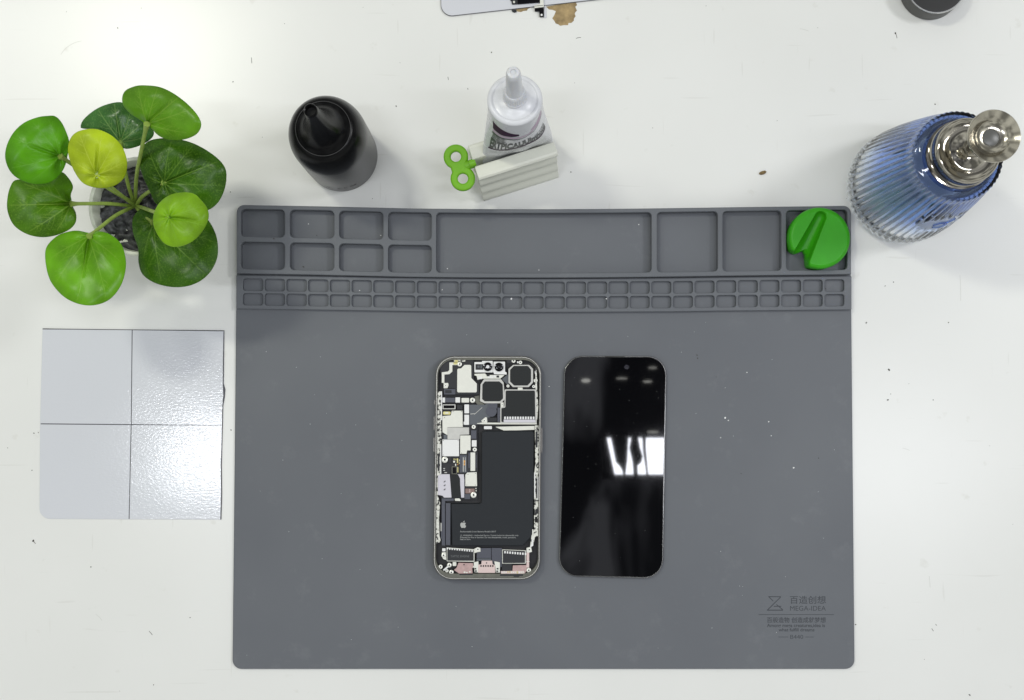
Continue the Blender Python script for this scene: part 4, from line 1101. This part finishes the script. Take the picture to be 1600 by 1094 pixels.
LM = {'dark': leaf_material('dark_leaf', (.034, .108, .003), (.20, .36, .05), (.11, .23, .02), .36, .7),
      'front': leaf_material('front_leaf', (.120, .34, .006), (.25, .48, .05), (.17, .38, .02), .36, .4),
      'back': leaf_material('back_leaf', (.088, .235, .006), (.24, .42, .05), (.15, .32, .02), .36, .5),
      'mid': leaf_material('mid_leaf', (.068, .185, .004), (.28, .45, .06), (.14, .30, .02), .38, .6),
      'bright': leaf_material('bright_leaf', (.085, .30, .003), (.16, .42, .04), (.10, .33, .015), .36, .4),
      'lime': leaf_material('lime_leaf', (.21, .42, .012), (.25, .48, .05), (.18, .38, .02), .40, .4),
      'yellow': leaf_material('yellow_leaf', (.40, .53, .015), (.55, .66, .08), (.46, .58, .04), .42, .3),
      'blue': leaf_material('shiny_dark_leaf', (.055, .17, .035), (.30, .46, .14), (.12, .26, .06), .28, .6)}
zL = lambda x, y: (x/2.735, 100+y/2.735)
leaves = [
 ('blue', .100, (0, .00008), [(510, 163), (545, 180), (600, 230), (640, 260), (658, 295), (640, 325), (590, 352), (540, 363), (515, 350), (490, 330), (440, 300), (380, 278), (346, 275), (355, 240), (400, 200), (450, 175)], (515, 332), 0),
 ('dark', .100, (.00004, .00006), [(700, 317), (780, 325), (850, 350), (920, 395), (960, 440), (968, 490), (955, 550), (925, 600), (880, 628), (830, 625), (740, 612), (670, 600), (640, 545), (610, 480), (594, 420), (600, 370), (635, 330)], (702, 508), 0),
 ('dark', .082, (.00008, -.00008), [(600, 620), (640, 622), (700, 632), (800, 630), (870, 650), (905, 690), (928, 750), (930, 820), (905, 880), (860, 925), (800, 950), (730, 953), (660, 935), (610, 900), (592, 850), (590, 790), (568, 720), (568, 660)], (655, 680), 0),
 ('mid', .098, (-.00010, 0), [(262, 462), (295, 490), (312, 525), (303, 560), (308, 600), (325, 640), (322, 680), (290, 712), (230, 735), (170, 740), (110, 725), (60, 690), (35, 640), (30, 590), (42, 530), (70, 495), (150, 500), (220, 490)], (303, 598), 1),
 ('front', .104, (0, -.00012), [(330, 712), (385, 722), (420, 714), (470, 728), (515, 765), (535, 820), (537, 880), (515, 950), (470, 1005), (410, 1030), (345, 1028), (280, 1000), (230, 950), (205, 900), (193, 830), (200, 780), (240, 738), (280, 720)], (380, 738), 1),
 ('back', .130, (.00014, .00008), [(610, 91), (680, 98), (740, 125), (800, 170), (845, 220), (860, 262), (840, 300), (790, 322), (730, 326), (680, 308), (640, 270), (600, 240), (560, 215), (528, 180), (522, 145), (535, 115), (570, 97)], (628, 256), 0),
 ('bright', .126, (-.00012, .00006), [(235, 223), (262, 248), (283, 290), (296, 335), (290, 385), (280, 430), (262, 465), (225, 500), (175, 514), (120, 508), (70, 485), (38, 450), (22, 400), (30, 345), (60, 290), (105, 250), (160, 228), (200, 222)], (256, 394), 0),
 ('yellow', .138, (-.00004, .00014), [(385, 277), (430, 283), (480, 308), (520, 350), (540, 400), (543, 445), (528, 490), (490, 520), (440, 531), (390, 525), (350, 505), (318, 460), (298, 410), (290, 365), (300, 320), (330, 290)], (412, 474), 0),
 ('lime', .126, (.00010, 0), [(785, 548), (830, 555), (858, 580), (885, 615), (892, 655), (875, 700), (840, 745), (790, 775), (740, 782), (700, 765), (670, 725), (655, 685), (657, 640), (680, 595), (725, 560)], (722, 655), 0),
]
root_px = zL(578, 606)
root_pt = W(root_px[0], root_px[1], .050)
NR, NG = 60, 240
for li, (mk, z0, (gx, gy), outl, att, edge) in enumerate(leaves):
    op = np.array([zL(*p) for p in outl]); at_ = np.array(zL(*att)); c = op.mean(axis=0)
    sm = np.array(catmull([tuple(p) for p in op], 14))
    ang = np.arctan2(sm[:, 1]-c[1], sm[:, 0]-c[0]); rad = np.hypot(sm[:, 0]-c[0], sm[:, 1]-c[1])
    o_ = np.argsort(ang); ang, rad = ang[o_], rad[o_]
    ang = np.concatenate([ang-2*math.pi, ang, ang+2*math.pi]); rad = np.concatenate([rad]*3)
    th = np.linspace(0, 2*math.pi, NG, endpoint=False)-math.pi
    Rt = np.interp(th, ang, rad); Rmean = Rt.mean()
    ks = np.linspace(0, 1, NR+1)[1:]
    KX, TH = np.meshgrid(ks, th, indexing='ij')
    X = c[0]+Rt[None, :]*KX*np.cos(TH); Y = c[1]+Rt[None, :]*KX*np.sin(TH)
    X = np.concatenate([[c[0]], X.ravel()]); Y = np.concatenate([[c[1]], Y.ravel()]); K = np.concatenate([[0], KX.ravel()])
    # vein network
    mid = c-at_ if np.linalg.norm(c-at_) > 4 else np.array([1, 0]); ma = math.atan2(mid[1], mid[0])
    segs = []
    def ray_end(a, frac):
        # from the attachment in direction a to near the rim
        d = np.array([math.cos(a), math.sin(a)]); best = 5
        for s in np.arange(2, 150, 1.0):
            p = at_+d*s; q = p-c; t = math.atan2(q[1], q[0])
            if math.hypot(*q) > np.interp(t, ang, rad)*frac: break
            best = s
        return best
    for da in (0, .55, -.55, 1.1, -1.1, 1.75, -1.75, 2.5, -2.5):
        a = ma+da+random.uniform(-.1, .1); L = ray_end(a, .93)
        bend = -da*.16
        pts = []; p = at_.copy(); n_ = 10
        for s in range(n_+1):
            pts.append(p.copy()); aa = a+bend*s/n_*1.2; p = p+np.array([math.cos(aa), math.sin(aa)])*L/n_
        for s in range(n_): segs.append((pts[s], pts[s+1], .62 if da == 0 else .5, .9*(1-s/n_*.65)))
        for s in (2, 4, 5, 7, 8):
            for sg in (-1, 1):
                if random.random() < .25: continue
                aa = a+bend*s/n_+sg*random.uniform(.6, .8); q = pts[s]; l2 = L*.22*(1.2-s/n_)
                q2 = q+np.array([math.cos(aa), math.sin(aa)])*l2; q3 = q2+np.array([math.cos(aa-sg*.25), math.sin(aa-sg*.25)])*l2*.8
                segs.append((q, q2, .38, .42)); segs.append((q2, q3, .3, .28))
    ve = np.zeros(len(X)); PT = np.stack([X, Y], 1)
    for p0, p1, w_, amp in segs:
        d = p1-p0; L2 = d.dot(d)+1e-9
        t = np.clip(((PT-p0)@d)/L2, 0, 1); dist = np.linalg.norm(PT-(p0+t[:, None]*d), axis=1)
        ve = np.maximum(ve, amp*np.exp(-(dist/(w_*1.05))**2))
    dA = np.linalg.norm(PT-at_, axis=1)
    ve = np.maximum(ve, .9*np.exp(-(dA/2.2)**2))
    z = z0+gx*(X-c[0])-gy*(Y-c[1])
    z = z-.0045*K**4-.0022*np.exp(-(dA/(Rmean*.22))**2)+.0012*np.exp(-(dA/3.0)**2)
    # folds radiating from the attachment
    aa = np.arctan2(Y-at_[1], X-at_[0])-ma
    z = z+.0011*np.cos(aa*5+li)*np.exp(-(dA/(Rmean*.9))**2)*np.minimum(1, dA/8)
    dirm = np.array([math.cos(ma), math.sin(ma)]); al = (PT-at_)@dirm; pe = np.abs((PT-at_)@np.array([-dirm[1], dirm[0]]))
    z = z-.0028*np.exp(-(pe/2.4)**2)*((al > 0)&(al < Rmean*1.05))*np.clip(1-al/(Rmean*1.05), 0, 1)**.7
    z = z+.0006*np.sin(X*.12+li)*np.cos(Y*.10+li*2)
    verts = [tuple(W(x, y, zz)) for x, y, zz in zip(X, Y, z)]
    faces = [(0, 1+(i+1) % NG, 1+i) for i in range(NG)]
    for j in range(NR-1):
        b_ = 1+j*NG
        faces += [(b_+i, b_+(i+1) % NG, b_+NG+(i+1) % NG, b_+NG+i) for i in range(NG)]
    me = bpy.data.meshes.new('leaf'); me.from_pydata(verts, [], faces); me.update()
    at_attr = me.attributes.new('vein', 'FLOAT', 'POINT'); at_attr.data.foreach_set('value', ve.astype(np.float32))
    lo = link('leaf', me, LM[mk], pl_, 180)
    lo['label'] = ['dark green leaf at the back', 'large dark green leaf on the right', 'large dark green leaf at lower right', 'mid green leaf at far left', 'light green leaf at the front', 'green leaf highest at the back right', 'bright green leaf at upper left', 'yellow green leaf over the pot', 'small lime leaf at right'][li]
    md = lo.modifiers.new('thickness', 'SOLIDIFY'); md.thickness = .0005; md.offset = -1
    me.flip_normals() if me.polygons[0].normal.z < 0 else None
    # stem
    zat = z0+gx*(at_[0]-c[0])-gy*(at_[1]-c[1])-.003
    pa = W(at_[0], at_[1], zat)
    ctrl = [root_pt+Vector((random.uniform(-.001, .001), random.uniform(-.001, .001), -.003)), root_pt.lerp(pa, .35)+Vector((0, 0, .006)), root_pt.lerp(pa, .75)+Vector((0, 0, .003)), pa]
    sp2 = [Vector(p) for p in catmull([tuple(p) for p in ctrl], 8, closed=False)]
    n_ = len(sp2)
    stt = tube('stem', sp2, [.0012+(.0009*max(0, (i/(n_-1)-.82)/.18)) for i in range(n_)], M['stem'], pl_, seg=10)

# ================================================================== WHITE PANEL AT THE TOP EDGE
pn = thing('white_panel', W(820, -30, 0), 'thin white panel with rounded corner, cut off by the top edge, black connector on it', 'panel')
pp = [(689.3, 27), (940, -1), (1010, -8.5), (1000, -190), (684, -160)]
prism('panel_edge', pp, .0002, .0011, M['plateedge'], pn, r=[17, 0, 10, 10, 10], seg=10)
prism('panel_face', [(689.9, 26.2), (940, -1.9), (1009, -9.4), (999, -189), (684.8, -159)], .0011, .00125, M['plate'], pn, r=[17, 0, 10, 10, 10], seg=10, bev=.0001)
def q5(name, pts, m, z0_, z1_, r=.6): prism(name, Z5(pts), z0_, z1_, M[m], pn, r=r, bev=.0001)
q5('connector', [(845, -60), (1050, -70), (1052, 22), (850, 38)], 'blackgloss', .0012, .0024)
q5('small_bracket', [(780, -40), (848, -50), (850, 38), (800, 40), (795, 10), (785, 5)], 'dark', .0012, .0022)
q5('screw_head', [(808, 8), (826, 8), (828, 26), (810, 28)], 'screw', .0022, .0028, 1.2)
q5('metal_clip', [(1000, 45), (1050, 36), (1050, -40), (1080, -40), (1084, 62), (1002, 72)], 'silver', .0022, .0030)
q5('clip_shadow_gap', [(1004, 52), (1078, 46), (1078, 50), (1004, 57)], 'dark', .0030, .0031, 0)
q5('clip_tab', [(1003, 72), (1082, 66), (1084, 150), (1046, 150), (1044, 102), (1003, 100)], 'blackgloss', .0004, .0019)
q5('screw_head', [(1055, 124), (1073, 123), (1074, 142), (1056, 143)], 'white', .0019, .0022, 1.4)
q5('small_bracket', [(795, 88), (838, 84), (842, 106), (820, 112), (803, 104)], 'dark', .0002, .0011)
q5('clear_tab', [(1088, 52), (1104, 50), (1110, 158), (1086, 160)], 'plate', .0003, .0007)

# ================================================================== BLACK LID AT TOP RIGHT
lc = W(1451.5, -14.7, 0); lr = 47.7*SC(0); lh = .0160
ld = thing('jar_cap', lc, 'round black jar lid with bright metal rim, cut off by the top edge', 'lid')
revolve('lid_side', [(0, .0003), (lr-.0003, .0003), (lr, .001), (lr, lh-.0008), (lr-.0006, lh-.0002), (0, lh-.0002)], lc, M['lidside'], ld, seg=128)
revolve('bright_rim', [(lr-.0002, lh-.0008), (lr, lh-.0003), (lr-.0003, lh+.0001), (lr-.0010, lh+.0001), (lr-.0011, lh-.0006)], lc, M['chrome'], ld, seg=128)
revolve('lid_top', [(lr-.0009, lh-.0003), (lr-.0011, lh+.0000), (lr-.004, lh+.0002), (0, lh+.0002)], lc, M['lidblack'], ld, seg=128)

# ================================================================== CRUMBS AND SPECKS
def flake(pxy, z, rx, ry, m, name, rot=0, th=.0004):
    p = W(pxy[0], pxy[1], z); n_ = 9; s_ = SC(z)
    pts = [(p.x+rx*s_*math.cos(a)*random.uniform(.7, 1.15)*math.cos(rot)-ry*s_*math.sin(a)*math.sin(rot), p.y+rx*s_*math.cos(a)*math.sin(rot)+ry*s_*math.sin(a)*random.uniform(.7, 1.15)*math.cos(rot)) for a in np.linspace(0, 2*math.pi, n_+1)[:-1]]
    return prism(name, pts, z, z+th, M[m], px=False)
cr = flake((1191, 270), 0, 6, 3.2, 'brown', 'crumb', .2, .001); tag(cr, 'small brown crumb on the white desk above the mat', 'crumb')
sp1 = []
known = [(619, 166, 1.2), (184, 100/2.28, 1.1), (364, 128, 1.4), (360, 300, 1.1), (768, 82, 1.1), (1461, 163, 1.2), (892, 269, 1.0), (1383, 447, 1.1), (1396, 441, 1.0), (1389, 578, 2.2), (1387, 625, 1.6), (1353, 505, 1.1), (1624, 495, 1.4), (1354, 504, 1), (1482, 504, .9), (60, 676, 1.1), (52, 845, 2.0), (53, 677, 1.2), (142, 886, 1.1), (296, 733, 1.1), (1515, 1086, 1.8), (1337, 976, 1.1), (731, 139, 1.2), (1399, 52, 1.6), (50, 735, 1), (297, 965, 1.0), (361, 672, 1.2), (240, 1070, 1.0), (1220, 330, 1.0), (1458, 625, 1.0), (12, 700, .9)]
for (x, y, r) in known: sp1.append(flake((x, y), 0, r, r*random.uniform(.4, 1), 'speck', 's', random.uniform(0, 3), .0002))
for i in range(48):
    x, y = random.uniform(5, 1595), random.uniform(5, 1090)
    if 360 < x < 1340 and y > 315: continue
    if x < 360 and 130 < y < 820: continue
    sp1.append(flake((x, y), 0, random.uniform(.35, .8), random.uniform(.25, .6), 'speck', 's', random.uniform(0, 3), .0001))
for (x, y, L, a0, bend) in [(1456, 982, 5, 1.0, 0), (1462, 975, 3, 1.0, 0), (1400, 53, 7, 1.2, .3), (233, 986, 8, .8, .2), (52, 845, 6, .9, 0), (700, 120, 5, 1.4, 0), (95, 85, 40, -.95, .9), (393, 90, 9, 1.5, 0), (1452, 900, 18, 1.45, .1), (1410, 700, 12, .2, .3), (150, 960, 14, .6, .5), (1250, 45, 14, .1, .4), (1500, 430, 40, 1.5, .1), (900, 60, 8, -.4, .5)]:
    pts = []; a = a0; p = [x, y]
    for k_ in range(7):
        pts.append((p[0], p[1])); p = [p[0]+L/6*math.cos(a), p[1]+L/6*math.sin(a)]; a += bend/6
    w_ = .35 if L > 10 else .55
    lp = [(q[0]-w_*math.sin(a0), q[1]+w_*math.cos(a0)) for q in pts]+[(q[0]+w_*math.sin(a0)*.3, q[1]-w_*math.cos(a0)*.3) for q in pts[::-1]]
    sp1.append(prism('s', lp, 0, .00008, M['scratch'] if L > 10 else M['speck']))
ds = join_meshes('desk_specks', sp1); tag(ds, 'tiny dark specks of dirt scattered over the white desk', 'dirt specks', kind='stuff')
sp2_ = []
for (x, y, r, zz) in [(799, 467, 1.6, ZB), (947.5, 467, 1.0, Z2), (1201, 659, 1.2, ZB), (1240, 731, 1.4, ZB), (1133, 653, 1.6, ZB), (1138, 657, 1.0, ZB), (858, 604, .8, ZB), (549, 455, 1.0, ZB), (562, 454, .8, ZB), (691, 453, .9, ZB), (998, 351, .9, ZB), (699, 420, .9, ZB), (842, 422, .8, ZB), (1167, 582, .9, ZB), (1205, 681, .8, ZB), (1126, 684, .8, ZB), (482, 350, .8, ZB), (595, 368, .9, ZB)]:
    sp2_.append(flake((x, y), zz, r, r*.8, 'lint', 's', random.uniform(0, 3), .00025))
for i in range(60):
    x, y = random.uniform(380, 1320), random.uniform(500, 1030)
    if 670 < x < 1050 and 550 < y < 910: continue
    sp2_.append(flake((x, y), ZB, random.uniform(.25, .55), random.uniform(.25, .5), 'lint', 's', 0, .0001))
for i in range(26):
    x, y = random.uniform(885, 1030), random.uniform(575, 890)
    sp2_.append(flake((x, y), ZS, random.uniform(.2, .42), random.uniform(.2, .35), 'greytext', 's', 0, .00005))
for (x, y, r) in [(428, 373, 1.4), (474, 417, 1.6), (495, 368, 1.0), (1089, 555, 1.4), (1090, 560, 1.2), (1119, 589, .8), (1279, 716, 1.0), (1290, 451, .9), (1158, 740, 1)]:
    sp2_.append(flake((x, y), ZB if x not in (428,) else Z1, r, r*.6, 'speck', 's', random.uniform(0, 3), .0002))
ms_ = join_meshes('mat_specks', sp2_); tag(ms_, 'tiny pale and dark dust specks scattered over the grey mat', 'dust specks', kind='stuff')

# ================================================================== HOLDER ABOVE (seen only mirrored in the display)
zh = 1.06
def hold(pts):
    P_ = [tuple(ceil(x, y, zh)[:2]) for x, y in pts]
    return prism('h', P_, zh, zh+.006, M['holder'], px=False)
hs_ = [hold([(940, 678), (946, 678), (961, 748), (940, 748)]),
       hold([(953, 678), (981, 678), (979, 720), (977, 735), (975, 748), (972, 735), (968, 728), (962, 722)]),
       hold([(987, 678), (995, 678), (999, 700), (1003, 712), (1001, 722), (995, 727), (996, 748), (990, 748), (988, 722), (983, 700)]),
       hold([(1003, 678), (1008, 678), (1008, 700), (1012, 745), (1010, 745), (1004, 702)])]
hd = join_meshes('overhead_holder', hs_)
tag(hd, 'black overhead camera holder arms, mirrored in the glossy display', 'camera holder')
